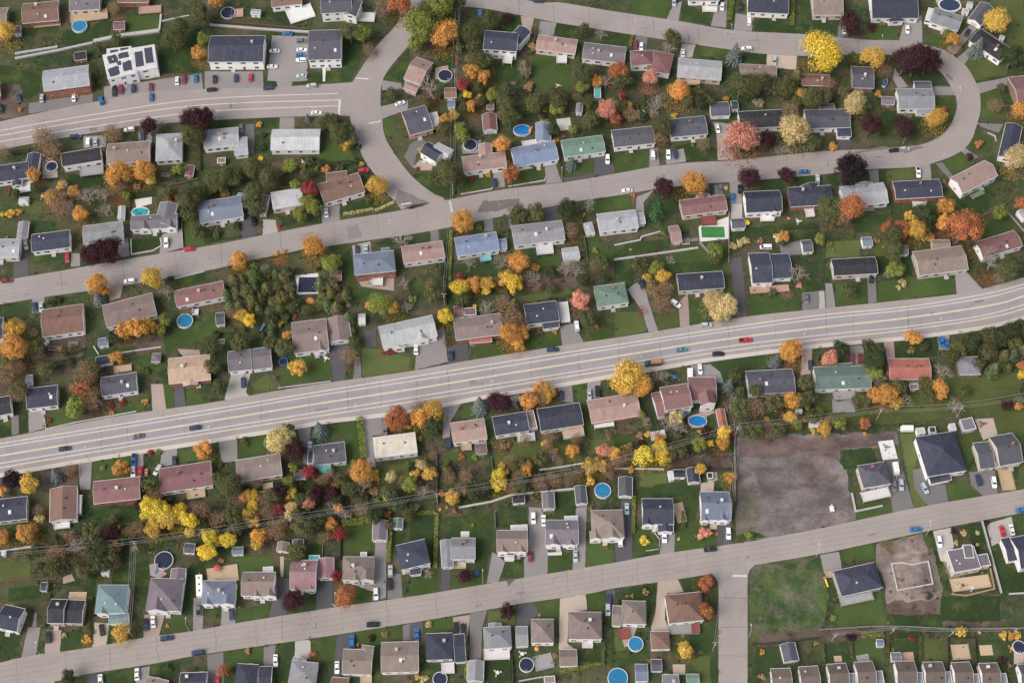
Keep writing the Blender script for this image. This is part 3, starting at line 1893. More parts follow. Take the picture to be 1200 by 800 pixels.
u 940 405 12 q
u 185 430 34 R
h 40 1.2 l 245 422 375 415
u 545 435 24 r
u 85 320 24 l
u 640 190 28 G
u 435 505 12 l
u 1075 570 32 R
u 405 348 10 l
h 22 1.2 g 15 470 25 610
h 22 1.2 g 178 460 190 560
h 22 1.2 g 398 400 400 570
h 22 1.2 g 590 430 590 570
h 22 1.2 G 410 430 590 420
f dark 1.4 750 440 755 620
f dark 1.4 755 435 910 440 918 600
f grey 1.2 0 390 300 370 500 370 760 385 1200 380
l 2 210 450 385 440 390 590 330 600 310 570 200 570
l 3 600 450 750 450 750 600 600 580
l 1 30 470 170 460 190 560 150 570 40 580
l 1 420 450 580 450 580 560 480 510 420 510
l 1 920 450 1120 440 1120 580 930 560
k 690 200 1060 190 1070 360 720 370
k 400 230 720 210 720 300 400 310
k 0 380 400 360 400 400 0 430
l 1 400 300 720 300 720 370 400 370
"""
import bpy, math, random
from mathutils import Vector, Matrix
random.seed(7)
R = math.radians
sc = bpy.context.scene
col = sc.collection
rnd = random.random
def U(a, b): return a + (b - a) * rnd()

# ---------------------------------------------------------------- camera
FPX, TILT, HCAM = 1850.0, R(28.0), 563.0
cd = bpy.data.cameras.new('camera'); cam = bpy.data.objects.new('camera', cd); col.objects.link(cam)
cam.location = (0, 0, HCAM); cam.rotation_euler = (TILT, 0, 0)
cd.sensor_width = 36; cd.sensor_fit = 'HORIZONTAL'; cd.lens = 36 * FPX / 1200
cd.clip_start = 1; cd.clip_end = 6000
sc.camera = cam
cT, sT = math.cos(TILT), math.sin(TILT)
def at(px, py, h=0.0):
    """ground (or height h) point seen at a photo pixel"""
    u = (px - 600) / FPX; v = (400 - py) / FPX
    d = (u, sT + v * cT, -cT + v * sT)
    t = (h - HCAM) / d[2]
    return Vector((d[0] * t, d[1] * t, h))
def scale_at(px, py):
    v = (400 - py) / FPX
    return FPX * (cT - v * sT) / HCAM      # pixels per metre

# ---------------------------------------------------------------- materials
def mat(name):
    m = bpy.data.materials.new(name); m.use_nodes = True
    nt = m.node_tree; b = nt.nodes['Principled BSDF']
    b.inputs['Specular IOR Level'].default_value = 0.25
    return m, nt, b
def nd(nt, t, **kw):
    n = nt.nodes.new(t)
    for k, v in kw.items():
        if k in n.inputs.keys(): n.inputs[k].default_value = v
        else: setattr(n, k, v)
    return n
def noise(nt, scale, detail=4, rough=0.6, vec=None):
    n = nd(nt, 'ShaderNodeTexNoise'); n.inputs['Scale'].default_value = scale
    n.inputs['Detail'].default_value = detail; n.inputs['Roughness'].default_value = rough
    if vec is not None: nt.links.new(vec, n.inputs['Vector'])
    return n.outputs['Fac']
def ramp(nt, src, p0, p1, c0=(0, 0, 0, 1), c1=(1, 1, 1, 1)):
    r = nt.nodes.new('ShaderNodeValToRGB'); e = r.color_ramp.elements
    e[0].position, e[1].position = p0, p1; e[0].color = c0; e[1].color = c1
    nt.links.new(src, r.inputs['Fac']); return r.outputs['Color']
def mix(nt, fac, a, b, blend='MIX'):
    m = nt.nodes.new('ShaderNodeMix'); m.data_type = 'RGBA'; m.blend_type = blend
    for s, i in ((fac, 0), (a, 6), (b, 7)):
        if isinstance(s, (float, int)): m.inputs[i].default_value = s
        elif isinstance(s, tuple): m.inputs[i].default_value = s if len(s) == 4 else (*s, 1)
        else: nt.links.new(s, m.inputs[i])
    return m.outputs[2]
def mrange(nt, src, a, b):
    m = nt.nodes.new('ShaderNodeMapRange'); m.inputs[3].default_value = a; m.inputs[4].default_value = b
    nt.links.new(src, m.inputs[0]); return m.outputs[0]
def grey(nt, src):
    c = nt.nodes.new('ShaderNodeCombineColor')
    for i in range(3): nt.links.new(src, c.inputs[i])
    return c.outputs[0]
def coords(nt, which='Object'):
    return nt.nodes.new('ShaderNodeTexCoord').outputs[which]
def ocolor(nt):
    return nt.nodes.new('ShaderNodeObjectInfo').outputs['Color']
def mapping(nt, vec, sc_):
    m = nt.nodes.new('ShaderNodeMapping'); m.inputs['Scale'].default_value = sc_
    nt.links.new(vec, m.inputs['Vector']); return m.outputs[0]
def worldpos(nt):
    return nt.nodes.new('ShaderNodeNewGeometry').outputs['Position']

M = {}
def paint(name, rough=0.6, var=0.12, nscale=1.2, c=None, spec=0.25, metal=0.0):
    m, nt, b = mat(name)
    base = ocolor(nt) if c is None else c
    n = noise(nt, nscale, 5, 0.65, worldpos(nt))
    g = grey(nt, mrange(nt, n, 1 - 1.6 * var, 1 + 1.6 * var))
    nt.links.new(mix(nt, 1.0, base, g, 'MULTIPLY'), b.inputs['Base Color'])
    b.inputs['Roughness'].default_value = rough; b.inputs['Specular IOR Level'].default_value = spec
    b.inputs['Metallic'].default_value = metal
    M[name] = m; return m
paint('siding', 0.7, 0.08, 0.8)
paint('trim_white', 0.6, 0.12, 0.6, (0.60, 0.60, 0.61))
paint('woodwork', 0.75, 0.18, 1.5)
paint('stone', 0.85, 0.22, 1.2)
paint('carpaint', 0.25, 0.02, 0.5, None, 0.6)
paint('dark_rubber', 0.8, 0.1, 3, (0.02, 0.02, 0.02))
paint('bark', 0.9, 0.25, 3, (0.16, 0.125, 0.105))
paint('metal_grey', 0.5, 0.1, 2, (0.45, 0.45, 0.45))
paint('plain', 0.6, 0.08, 1)
def glass_mat():
    m, nt, b = mat('window_glass')
    b.inputs['Base Color'].default_value = (0.03, 0.04, 0.05, 1); b.inputs['Roughness'].default_value = 0.12
    b.inputs['Specular IOR Level'].default_value = 0.6
    M['glass'] = m
glass_mat()
def roof_mat():
    m, nt, b = mat('shingles')
    oc = coords(nt)
    streak = noise(nt, 1.0, 5, 0.6, mapping(nt, oc, (0.9, 0.22, 0.3)))
    blot = noise(nt, 0.35, 4, 0.6, worldpos(nt))
    fine = noise(nt, 3.2, 3, 0.7, mapping(nt, oc, (0.7, 2.2, 2.2)))
    w = nd(nt, 'ShaderNodeTexWave', wave_type='BANDS', bands_direction='Y')
    w.inputs['Scale'].default_value = 0.55; w.inputs['Distortion'].default_value = 1.2
    nt.links.new(oc, w.inputs['Vector'])
    c = ocolor(nt)
    for s, a in ((streak, 0.26), (blot, 0.26), (fine, 0.46), (w.outputs['Fac'], 0.06)):
        c = mix(nt, 1.0, c, grey(nt, mrange(nt, s, 1 - a, 1 + a)), 'MULTIPLY')
    c = mix(nt, grey(nt, ramp(nt, noise(nt, 0.8, 6, 0.7, worldpos(nt)), 0.62, 0.78)), c, (0.16, 0.14, 0.12)) if False else c
    c = mix(nt, mix(nt, 1.0, grey(nt, ramp(nt, noise(nt, 0.5, 6, 0.75, mapping(nt, oc, (1.6, .35, 1))), 0.54, 0.74)), (.45, .45, .45), 'MULTIPLY'), c, (0.16, 0.145, 0.14))
    nt.links.new(c, b.inputs['Base Color']); b.inputs['Roughness'].default_value = 0.85
    M['shingles'] = m
roof_mat()
def leaf_mat(name, var=0.55, h0=0.462, h1=0.545):
    m, nt, b = mat(name)
    nt.nodes.remove(b)
    geo = nt.nodes.new('ShaderNodeNewGeometry')
    c = ocolor(nt)
    n = noise(nt, 0.45, 3, 0.6, geo.outputs['Position'])
    r = geo.outputs['Random Per Island']
    hs = nt.nodes.new('ShaderNodeHueSaturation')
    nt.links.new(mrange(nt, noise(nt, 0.8, 4, 0.7, geo.outputs['Position']), h0, h1), hs.inputs['Hue'])
    nt.links.new(mrange(nt, r, 1 - var, 1 + var), hs.inputs['Value'])
    c = mix(nt, 1.0, c, grey(nt, mrange(nt, noise(nt, 0.7, 3, 0.6, geo.outputs['Position']), 0.62, 1.38)), 'MULTIPLY')
    nt.links.new(mrange(nt, n, 1.1, 0.8), hs.inputs['Saturation'])
    nt.links.new(c, hs.inputs['Color'])
    d = nt.nodes.new('ShaderNodeBsdfDiffuse'); t = nt.nodes.new('ShaderNodeBsdfTranslucent')
    nt.links.new(hs.outputs[0], d.inputs[0]); nt.links.new(hs.outputs[0], t.inputs[0])
    ms = nt.nodes.new('ShaderNodeMixShader'); ms.inputs[0].default_value = 0.36
    nt.links.new(d.outputs[0], ms.inputs[1]); nt.links.new(t.outputs[0], ms.inputs[2])
    nt.links.new(ms.outputs[0], nt.nodes['Material Output'].inputs[0])
    M[name] = m
leaf_mat('leaves'); leaf_mat('needles', 0.5, 0.485, 0.54)
def ground_mats():
    # rough back-yard ground
    m, nt, b = mat('rough_ground'); p = worldpos(nt)
    a = ramp(nt, noise(nt, 0.035, 5, 0.6, p), 0.40, 0.60, (0.034, 0.056, 0.024, 1), (0.070, 0.080, 0.038, 1))
    br = ramp(nt, noise(nt, 0.055, 6, 0.65, mapping(nt, p, (1, 1, 1))), 0.49, 0.67)
    c = mix(nt, br, a, (0.112, 0.084, 0.064))
    c = mix(nt, grey(nt, ramp(nt, noise(nt, 0.3, 8, 0.8, p), 0.52, 0.7)), c, (0.145, 0.115, 0.09))
    f = noise(nt, 0.9, 6, 0.75, p); ff = noise(nt, 0.25, 4, 0.7, p)
    c = mix(nt, 1.0, c, grey(nt, mrange(nt, f, 0.45, 1.55)), 'MULTIPLY')
    c = mix(nt, 1.0, c, grey(nt, mrange(nt, ff, 0.55, 1.45)), 'MULTIPLY')
    nt.links.new(c, b.inputs['Base Color']); b.inputs['Roughness'].default_value = 0.95; b.inputs['Specular IOR Level'].default_value = 0.05
    M['rough_ground'] = m
    m, nt, b = mat('lawn_grass'); p = worldpos(nt); c = ocolor(nt)
    f = noise(nt, 1.3, 6, 0.8, p); g = noise(nt, 0.12, 5, 0.65, p)
    c = mix(nt, 1.0, c, grey(nt, mrange(nt, f, 0.5, 1.5)), 'MULTIPLY')
    c = mix(nt, ramp(nt, g, 0.52, 0.74), c, (0.085, 0.108, 0.034))
    c = mix(nt, grey(nt, ramp(nt, noise(nt, 0.45, 6, 0.75, p), 0.56, 0.76)), c, (0.105, 0.088, 0.058))
    c = mix(nt, 1.0, c, grey(nt, mrange(nt, noise(nt, 0.07, 3, 0.5, p), 0.6, 1.4)), 'MULTIPLY')
    nt.links.new(c, b.inputs['Base Color']); b.inputs['Roughness'].default_value = 0.95; b.inputs['Specular IOR Level'].default_value = 0.05
    M['lawn_grass'] = m
    m, nt, b = mat('field_grass'); p = worldpos(nt)
    c = ramp(nt, noise(nt, 0.10, 5, 0.65, p), 0.40, 0.62, (0.034, 0.064, 0.024, 1), (0.080, 0.120, 0.036, 1))
    c = mix(nt, grey(nt, ramp(nt, noise(nt, 0.16, 8, 0.8, p), 0.46, 0.62)), c, (0.135, 0.118, 0.098))
    c = mix(nt, grey(nt, ramp(nt, noise(nt, 0.05, 6, 0.7, p), 0.60, 0.70)), c, (0.19, 0.175, 0.165))
    c = mix(nt, 1.0, c, grey(nt, mrange(nt, noise(nt, 0.9, 8, 0.85, p), 0.35, 1.65)), 'MULTIPLY')
    nt.links.new(c, b.inputs['Base Color']); b.inputs['Roughness'].default_value = 0.95; b.inputs['Specular IOR Level'].default_value = 0.05
    M['field_grass'] = m
    m, nt, b = mat('bare_dirt'); p = worldpos(nt)
    c = ramp(nt, noise(nt, 0.08, 6, 0.7, p), 0.38, 0.64, (0.10, 0.086, 0.086, 1), (0.21, 0.188, 0.182, 1))
    c = mix(nt, grey(nt, ramp(nt, noise(nt, 0.045, 5, 0.7, p), 0.56, 0.68)), c, (0.062, 0.062, 0.034))
    c = mix(nt, 1.0, c, grey(nt, mrange(nt, noise(nt, 1.0, 7, 0.8, p), 0.5, 1.5)), 'MULTIPLY')
    c = mix(nt, grey(nt, ramp(nt, noise(nt, 0.11, 7, 0.75, mapping(nt, p, (.4, 1.6, 1))), 0.52, 0.68)), c, (0.095, 0.068, 0.066))
    c = mix(nt, grey(nt, ramp(nt, noise(nt, 0.03, 5, 0.7, p), 0.60, 0.72)), c, (0.24, 0.215, 0.20))
    c = mix(nt, 1.0, c, ocolor(nt), 'MULTIPLY')
    nt.links.new(c, b.inputs['Base Color']); b.inputs['Roughness'].default_value = 0.95
    M['bare_dirt'] = m
    for nm, crack in (('asphalt', True), ('driveway', False)):
        m, nt, b = mat(nm); p = worldpos(nt); c = ocolor(nt)
        c = mix(nt, 1.0, c, grey(nt, mrange(nt, noise(nt, 0.06, 4, 0.6, p), 0.80, 1.20)), 'MULTIPLY')
        c = mix(nt, 1.0, c, grey(nt, mrange(nt, noise(nt, 1.2, 6, 0.75, p), 0.82, 1.18)), 'MULTIPLY')
        if crack:
            v = nd(nt, 'ShaderNodeTexVoronoi', feature='DISTANCE_TO_EDGE'); v.inputs['Scale'].default_value = 0.055
            wv = nt.nodes.new('ShaderNodeVectorMath'); wv.operation = 'ADD'
            nz = nt.nodes.new('ShaderNodeTexNoise'); nz.inputs['Scale'].default_value = 0.12; nz.inputs['Detail'].default_value = 4
            nt.links.new(p, nz.inputs['Vector'])
            sv = nt.nodes.new('ShaderNodeVectorMath'); sv.operation = 'SCALE'; sv.inputs['Scale'].default_value = 9
            nt.links.new(nz.outputs['Color'], sv.inputs[0]); nt.links.new(p, wv.inputs[0]); nt.links.new(sv.outputs[0], wv.inputs[1])
            nt.links.new(wv.outputs[0], v.inputs['Vector'])
            cr = ramp(nt, v.outputs['Distance'], 0.002, 0.007, (1, 1, 1, 1), (0, 0, 0, 1))
            br = ramp(nt, noise(nt, 0.04, 3, 0.5, p), 0.45, 0.6)
            k = mix(nt, 1.0, cr, br, 'MULTIPLY')
            c = mix(nt, k, c, mix(nt, 1.0, c, (0.72, 0.71, 0.72), 'MULTIPLY'))
            c = mix(nt, grey(nt, ramp(nt, noise(nt, 0.09, 6, 0.75, p), 0.63, 0.72)), c, mix(nt, 1.0, c, (0.8, 0.79, 0.8), 'MULTIPLY'))
        nt.links.new(c, b.inputs['Base Color']); b.inputs['Roughness'].default_value = 0.9
        M[nm] = m
    m, nt, b = mat('pool_water'); p = worldpos(nt); c = mix(nt, 1.0, ocolor(nt), grey(nt, mrange(nt, noise(nt, 0.9, 5, 0.7, p), 0.45, 1.55)), 'MULTIPLY'); nt.links.new(c, b.inputs['Base Color'])
    bp = nt.nodes.new('ShaderNodeBump'); bp.inputs['Strength'].default_value = 0.25; nt.links.new(noise(nt, 2.0, 3, 0.6, p), bp.inputs['Height']); nt.links.new(bp.outputs[0], b.inputs['Normal'])
    b.inputs['Roughness'].default_value = 0.2; M['water'] = m
    m, nt, b = mat('road_paint'); p = worldpos(nt)
    c = mix(nt, mix(nt, 1.0, ramp(nt, noise(nt, 0.5, 6, 0.85, p), 0.46, 0.70), (.75, .75, .75), 'MULTIPLY'), ocolor(nt), (0.33, 0.305, 0.30))
    nt.links.new(c, b.inputs['Base Color']); M['road_paint'] = m
ground_mats()

# ---------------------------------------------------------------- object helpers
def tag(o, label=None, cat=None, group=None, kind=None):
    if label: o['label'] = label
    if cat: o['category'] = cat
    if group: o['group'] = group
    if kind: o['kind'] = kind
    return o
def empty(name, loc, rz=0.0):
    o = bpy.data.objects.new(name, None); col.objects.link(o)
    o.location = loc; o.rotation_euler = (0, 0, rz); o.empty_display_size = 0.5
    return o
def link(name, me, parent=None, color=None, loc=None, rz=None, scl=None):
    o = bpy.data.objects.new(name, me); col.objects.link(o)
    if parent is not None: o.parent = parent
    if color is not None: o.color = (*color[:3], 1)
    if loc is not None: o.location = loc
    if rz is not None: o.rotation_euler = (0, 0, rz)
    if scl is not None: o.scale = scl
    return o
class MB:
    """collects faces; build() gives one mesh"""
    def __init__(s): s.v, s.f, s.m = [], [], []
    def face(s, pts, mi=0):
        n = len(s.v); s.v += [tuple(p) for p in pts]; s.f.append(tuple(range(n, n + len(pts)))); s.m.append(mi)
    def solid(s, vs, fs, mi=0):
        n = len(s.v); s.v += [tuple(p) for p in vs]
        for i, f in enumerate(fs):
            s.f.append(tuple(n + k for k in f)); s.m.append(mi[i] if isinstance(mi, (list, tuple)) else mi)
    def hexa(s, b, t, mi=0):
        s.solid(list(b) + list(t), [(3, 2, 1, 0), (4, 5, 6, 7), (0, 1, 5, 4), (1, 2, 6, 5), (2, 3, 7, 6), (3, 0, 4, 7)], mi)
    def box(s, x0, y0, z0, x1, y1, z1, mi=0):
        s.hexa([(x0, y0, z0), (x1, y0, z0), (x1, y1, z0), (x0, y1, z0)], [(x0, y0, z1), (x1, y0, z1), (x1, y1, z1), (x0, y1, z1)], mi)
    def bar(s, a, b, r0, r1, n=5, mi=0):
        a, b = Vector(a), Vector(b); d = b - a
        if d.length < 1e-6: return
        d.normalize(); q = d.orthogonal().normalized(); w = d.cross(q)
        base = len(s.v)
        for p, r in ((a, r0), (b, r1)):
            for i in range(n):
                an = 2 * math.pi * i / n
                s.v.append(tuple(p + (q * math.cos(an) + w * math.sin(an)) * r))
        for i in range(n):
            j = (i + 1) % n
            s.f.append((base + i, base + j, base + n + j, base + n + i)); s.m.append(mi)
        s.f.append(tuple(base + n + i for i in range(n))); s.m.append(mi)
        s.f.append(tuple(base + n - 1 - i for i in range(n))); s.m.append(mi)
    def mesh(s, name, mats):
        me = bpy.data.meshes.new(name); me.from_pydata(s.v, [], s.f)
        for m in mats: me.materials.append(M[m] if isinstance(m, str) else m)
        if len(mats) > 1: me.polygons.foreach_set('material_index', s.m)
        me.update(); return me

def smooth(pts, n=6):
    out = []
    P = [pts[0]] + list(pts) + [pts[-1]]
    for i in range(1, len(P) - 2):
        a, b, c, d = (Vector(P[k]) for k in (i - 1, i, i + 1, i + 2))
        for k in range(n):
            t = k / n
            out.append(0.5 * ((2 * b) + (-a + c) * t + (2 * a - 5 * b + 4 * c - d) * t * t + (-a + 3 * b - 3 * c + d) * t ** 3))
    out.append(Vector(P[-2])); return out

# ---------------------------------------------------------------- parse data
recs = []; ox = oy = 0
def fnum(a): return [float(x) for x in a]
for ln in DATA.strip().split('\n'):
    t = ln.split()
    if not t: continue
    if t[0] == 'T': ox, oy = float(t[1]), float(t[2]); continue
    recs.append((t[0], t[1:], ox, oy))
def PX(vals, ox, oy):
    v = fnum(vals); return [(ox + v[i] / 5, oy + v[i + 1] / 5) for i in range(0, len(v), 2)]

# ---------------------------------------------------------------- setting: ground, roads
ground = MB(); ground.face([(-1500, -900, 0), (1500, -900, 0), (1500, 2200, 0), (-1500, 2200, 0)])
tag(link('ground', ground.mesh('ground', ['rough_ground'])), kind='structure')
zc = {'k': 0.008, 'l': 0.02, 'd': 0.105, 'a': 0.165}
def sheet(name, pts, z, m, color=None, rough=0.0, kind='structure'):
    g = [at(x, y, 0) for x, y in pts]
    if rough > 0:
        out = []
        for i in range(len(g)):
            a, b = g[i], g[(i + 1) % len(g)]; n = max(1, int((b - a).length / max(1.4, 3.2 * rough)))
            for k in range(n):
                p = a.lerp(b, k / n); out.append(p + Vector((U(-rough, rough), U(-rough, rough), 0)))
        g = out
    mb = MB(); mb.face([(p.x, p.y, z) for p in g])
    o = link(name, mb.mesh(name, [m]), color=color); tag(o, kind=kind); return o
DRIVE = {'gray': (0.245, 0.228, 0.225), 'gray2': (0.165, 0.155, 0.158), 'dark': (0.085, 0.082, 0.092), 'pink': (0.34, 0.265, 0.235),
         'light': (0.37, 0.35, 0.33), 'tan': (0.40, 0.33, 0.275), 'white': (0.58, 0.56, 0.53), 'grey': (0.24, 0.235, 0.24)}
LAWN = {1: (0.034, 0.056, 0.022), 2: (0.052, 0.082, 0.027), 3: (0.084, 0.104, 0.038)}
for k, a, ox, oy in recs:
    if k == 'k': zc['k'] += 0.0004; sheet('dirt_patch', PX(a, ox, oy), zc['k'], 'bare_dirt', (1.5, 1.36, 1.26) if (ox, oy) == (960, 560) else (.72, .60, .52), rough=0.8)
    elif k == 'l':
        zc['l'] += 0.0004; c = LAWN[int(a[0])]; j = U(0.85, 1.15)
        sheet('lawn', PX(a[1:], ox, oy), zc['l'], 'lawn_grass', (c[0] * j, c[1] * j, c[2] * j), rough=0.35)
    elif k == 'd':
        zc['d'] += 0.0005; c = DRIVE[a[0]]; j = U(0.9, 1.1)
        sheet('driveway', PX(a[1:], ox, oy), zc['d'], 'driveway', (c[0] * j, c[1] * j, c[2] * j), rough=0.08)
    elif k == 'a':
        zc['a'] += 0.0005; c = DRIVE.get(a[0], DRIVE['grey'])
        sheet('patio', PX(a[1:], ox, oy), zc['a'], 'driveway', c)
def Fx(s): v = fnum(s.split()); return [(v[i], v[i + 1]) for i in range(0, len(v), 2)]
# the empty building lot and the grass lot beside the side street
sheet('dirt_lot', Fx('862 512 900 508 960 507 1052 507 1056 520 986 527 985 540 996 572 1003 610 962 620 905 631 863 635'), 0.006, 'bare_dirt', rough=1.0)
for i, (pg, cc) in enumerate((('866 516 905 512 960 511 1050 509 1048 522 990 527 984 536 950 530 905 533 868 536', (.88, .74, .70)), ('890 560 905 552 925 556 930 572 912 590 893 588', (.9, .88, .88)), ('956 600 990 596 1000 608 962 617', (1.25, 1.2, 1.2)),
                              ('864 570 884 575 890 600 880 628 864 632', (.92, .95, .78)), ('930 530 965 535 975 560 950 575 935 560', (.94, .86, .82)), ('1085 650 1110 640 1130 668 1100 700 1078 690', (1.1, 1.05, .95)))):
    sheet('dirt_patch', Fx(pg), 0.0155 + .0004 * i, 'bare_dirt', cc, rough=1.3)
sheet('grass_lot', Fx('878 664 962 650 972 700 965 735 890 744 880 742'), 0.0275 + .08, 'field_grass', rough=0.8)
def road(name, le, ri, z, color, m='asphalt', n=6):
    L = smooth([Vector((*p, 0)) for p in le], n); Rr = smooth([Vector((*p, 0)) for p in ri], n)
    pts = [(p.x, p.y) for p in L] + [(p.x, p.y) for p in reversed(Rr)]
    g = [at(x, y, 0) for x, y in pts]
    mb = MB(); mb.face([(p.x, p.y, z) for p in g])
    return tag(link(name, mb.mesh(name, [m]), color=color), kind='structure')
ASPH = (0.288, 0.258, 0.246)
road('short_avenue', Fx('-260 220 -60 163 0 143 110 120 180 108 240 105 330 102 411 97 420 96'), Fx('-260 245 -60 190 0 176 104 157 170 147 240 142 320 138 398 136 420 138'), 0.190, ASPH)
road('connector_street', Fx('488 -20 478 4 464 30 440 56 416 92 410 104 409 130 414 152 426 186 440 206 452 225 466 240 480 262'),
     Fx('518 -20 500 18 480 52 460 76 448 96 446 120 448 140 450 156 457 172 480 204 506 226 520 233 528 250'), 0.191, ASPH)
road('loop_street', Fx('470 -12 560 -6 634 3 660 4 720 14 794 25 860 36 948 41 1014 47 1052 48 1080 52 1108 60 1130 76 1142 94 1148 110 1149 128 1146 142 1138 165 1124 179 1098 190 1070 196 1016 199 960 205 892 211 790 219 720 230 678 236 592 253 530 266 480 275 376 290 300 304 240 318 144 335 104 341 54 348 0 357 -60 369 -260 408'),
     Fx('478 12 548 9 592 15 652 27 690 33 720 38 798 50 850 58 898 64 942 66 1000 65 1046 65 1078 71 1096 80 1108 92 1115 104 1120 114 1121 128 1113 148 1100 161 1078 170 1050 173 1020 175 960 178 860 188 806 191 764 196 720 204 660 214 592 222 532 233 468 247 378 262 282 281 240 289 148 304 74 317 16 327 -60 342 -260 380'), 0.192, ASPH)
road('main_avenue', Fx('-260 562 -60 525 0 514 56 503 140 487 240 473 324 458 388 448 480 435 552 422 658 405 720 396 770 388 876 371 960 362 1028 355 1120 345 1150 339 1200 325 1260 306 1420 235'),
     Fx('-260 606 -60 569 0 557 110 538 230 519 348 500 388 493 480 482 564 465 644 453 720 440 780 430 840 420 960 405 1060 396 1150 384 1200 372 1260 354 1420 285'), 0.193, (0.305, 0.272, 0.258))
road('lower_street', Fx('-260 825 -60 787 0 776 26 770 108 758 168 747 226 739 276 730 394 711 480 699 570 684 642 672 720 659 774 649 860 637 902 630 960 619 1002 610 1088 592 1200 573 1260 562 1420 530'),
     Fx('-260 858 -60 820 70 797 104 789 176 778 240 766 364 748 472 731 572 714 604 708 686 696 720 689 770 682 828 673 884 662 960 649 1022 636 1088 622 1186 603 1260 590 1420 558'), 0.194, (0.30, 0.264, 0.242))
road('side_street', Fx('822 668 832 671 840 679 842 692 842 720 842 790 842 830 842 1000'), Fx('900 656 886 661 878 669 876 682 876 710 876 790 876 830 876 1000'), 0.195, (0.295, 0.263, 0.248))
# darker repairs in the street surface
for nm, s, c in (('asphalt_repair', '558 250 566 236 608 233 608 240 588 246 580 248', 0.5), ('asphalt_repair', '468 222 504 238 480 246 462 236', 0.62),
                 ('asphalt_repair', '468 246 486 240 503 238 496 243 480 245', 0.5), ('asphalt_repair', '406 266 420 263 424 278 408 281', 0.78),
                 ('asphalt_repair', '593 680 604 679 598 684 595 687', 0.4), ('asphalt_repair', '1000 178 1040 172 1040 175 1004 180', 0.6),
                 ('asphalt_repair', '1108 85 1116 92 1118 97 1109 90', 0.62), ('asphalt_repair', '1058 176 1080 171 1082 174 1060 180', 0.6)):
    zc['d'] += 0.0005; sheet(nm, Fx(s), 0.1965 + zc['d'] * .01, 'driveway', tuple(x * c for x in ASPH), rough=0.3)
def strip(name, pts, w, z, color, m='road_paint', n=6, dash=None):
    P = smooth([at(x, y, 0) for x, y in pts], n)
    mb = MB(); Ls, Rs = [], []
    for i, p in enumerate(P):
        t = (P[min(i + 1, len(P) - 1)] - P[max(i - 1, 0)]).normalized(); nn = Vector((-t.y, t.x, 0)) * w / 2
        Ls.append(p + nn); Rs.append(p - nn)
    for i in range(len(P) - 1):
        mb.face([(q.x, q.y, z) for q in (Rs[i], Rs[i + 1], Ls[i + 1], Ls[i])])
    return tag(link(name, mb.mesh(name, [m]), color=color), kind='structure')
WH, YE = (0.56, 0.54, 0.52), (0.68, 0.55, 0.38)
def band(name, le, ri, z, color):
    L = smooth([at(x, y, 0) for x, y in le], 6); Rr = smooth([at(x, y, 0) for x, y in ri], 6); mb = MB()
    mb.face([(p.x, p.y, z) for p in L] + [(p.x, p.y, z) for p in reversed(Rr)]); tag(link(name, mb.mesh(name, ['asphalt']), color=color), kind='structure')
band('traffic_lanes', Fx('-260 567 -40 532 0 524 240 485.5 350 467 480 447 600 428 720 408.5 840 390 960 374 1060 363.5 1150 350 1200 337 1260 318 1420 248'),
     Fx('-260 588 -40 551 0 543 240 504 480 466 720 428 840 408 960 393 1060 383 1150 370 1200 357 1260 337 1420 267'), 0.1985, (0.285, 0.268, 0.272))
def track(pts, off, w, z, color):
    P = smooth([at(x, y, 0) for x, y in pts], 6); Q = []
    for i, p in enumerate(P):
        t = (P[min(i + 1, len(P) - 1)] - P[max(i - 1, 0)]).normalized(); Q.append(p + Vector((-t.y, t.x, 0)) * off)
    mb = MB()
    for i in range(len(Q) - 1):
        t = (Q[i + 1] - Q[i]).normalized(); nn = Vector((-t.y, t.x, 0)) * w / 2
        mb.face([(q.x, q.y, z) for q in (Q[i] - nn, Q[i + 1] - nn, Q[i + 1] + nn, Q[i] + nn)])
    tag(link('wheel_tracks', mb.mesh('wheel_tracks', ['asphalt']), color=color), kind='structure')
for pts, w0 in (([(-40, 796), (0, 790), (240, 751), (480, 715), (720, 674), (960, 633), (1200, 588), (1240, 580)], 1), ([(-40, 349), (0, 344), (240, 303), (480, 258), (600, 236), (720, 217), (860, 200), (960, 192), (1060, 185)], 1), ([(560, 2), (640, 14), (720, 26), (860, 47), (960, 53), (1050, 57)], 1)):
    for o_ in (-2.9, -1.2, 1.2, 2.9): track(pts, o_, .75, .1975, tuple(q * .945 for q in ASPH))
for o_ in (-3.6, -1.5, 1.5, 3.6): track([(-40, 541), (0, 534), (240, 494.5), (360, 475), (480, 456.5), (600, 437), (720, 418), (840, 399), (960, 384), (1060, 373), (1160, 358), (1200, 347), (1240, 334)], o_, .8, .1988, (.268, .252, .255))
random.seed(5)
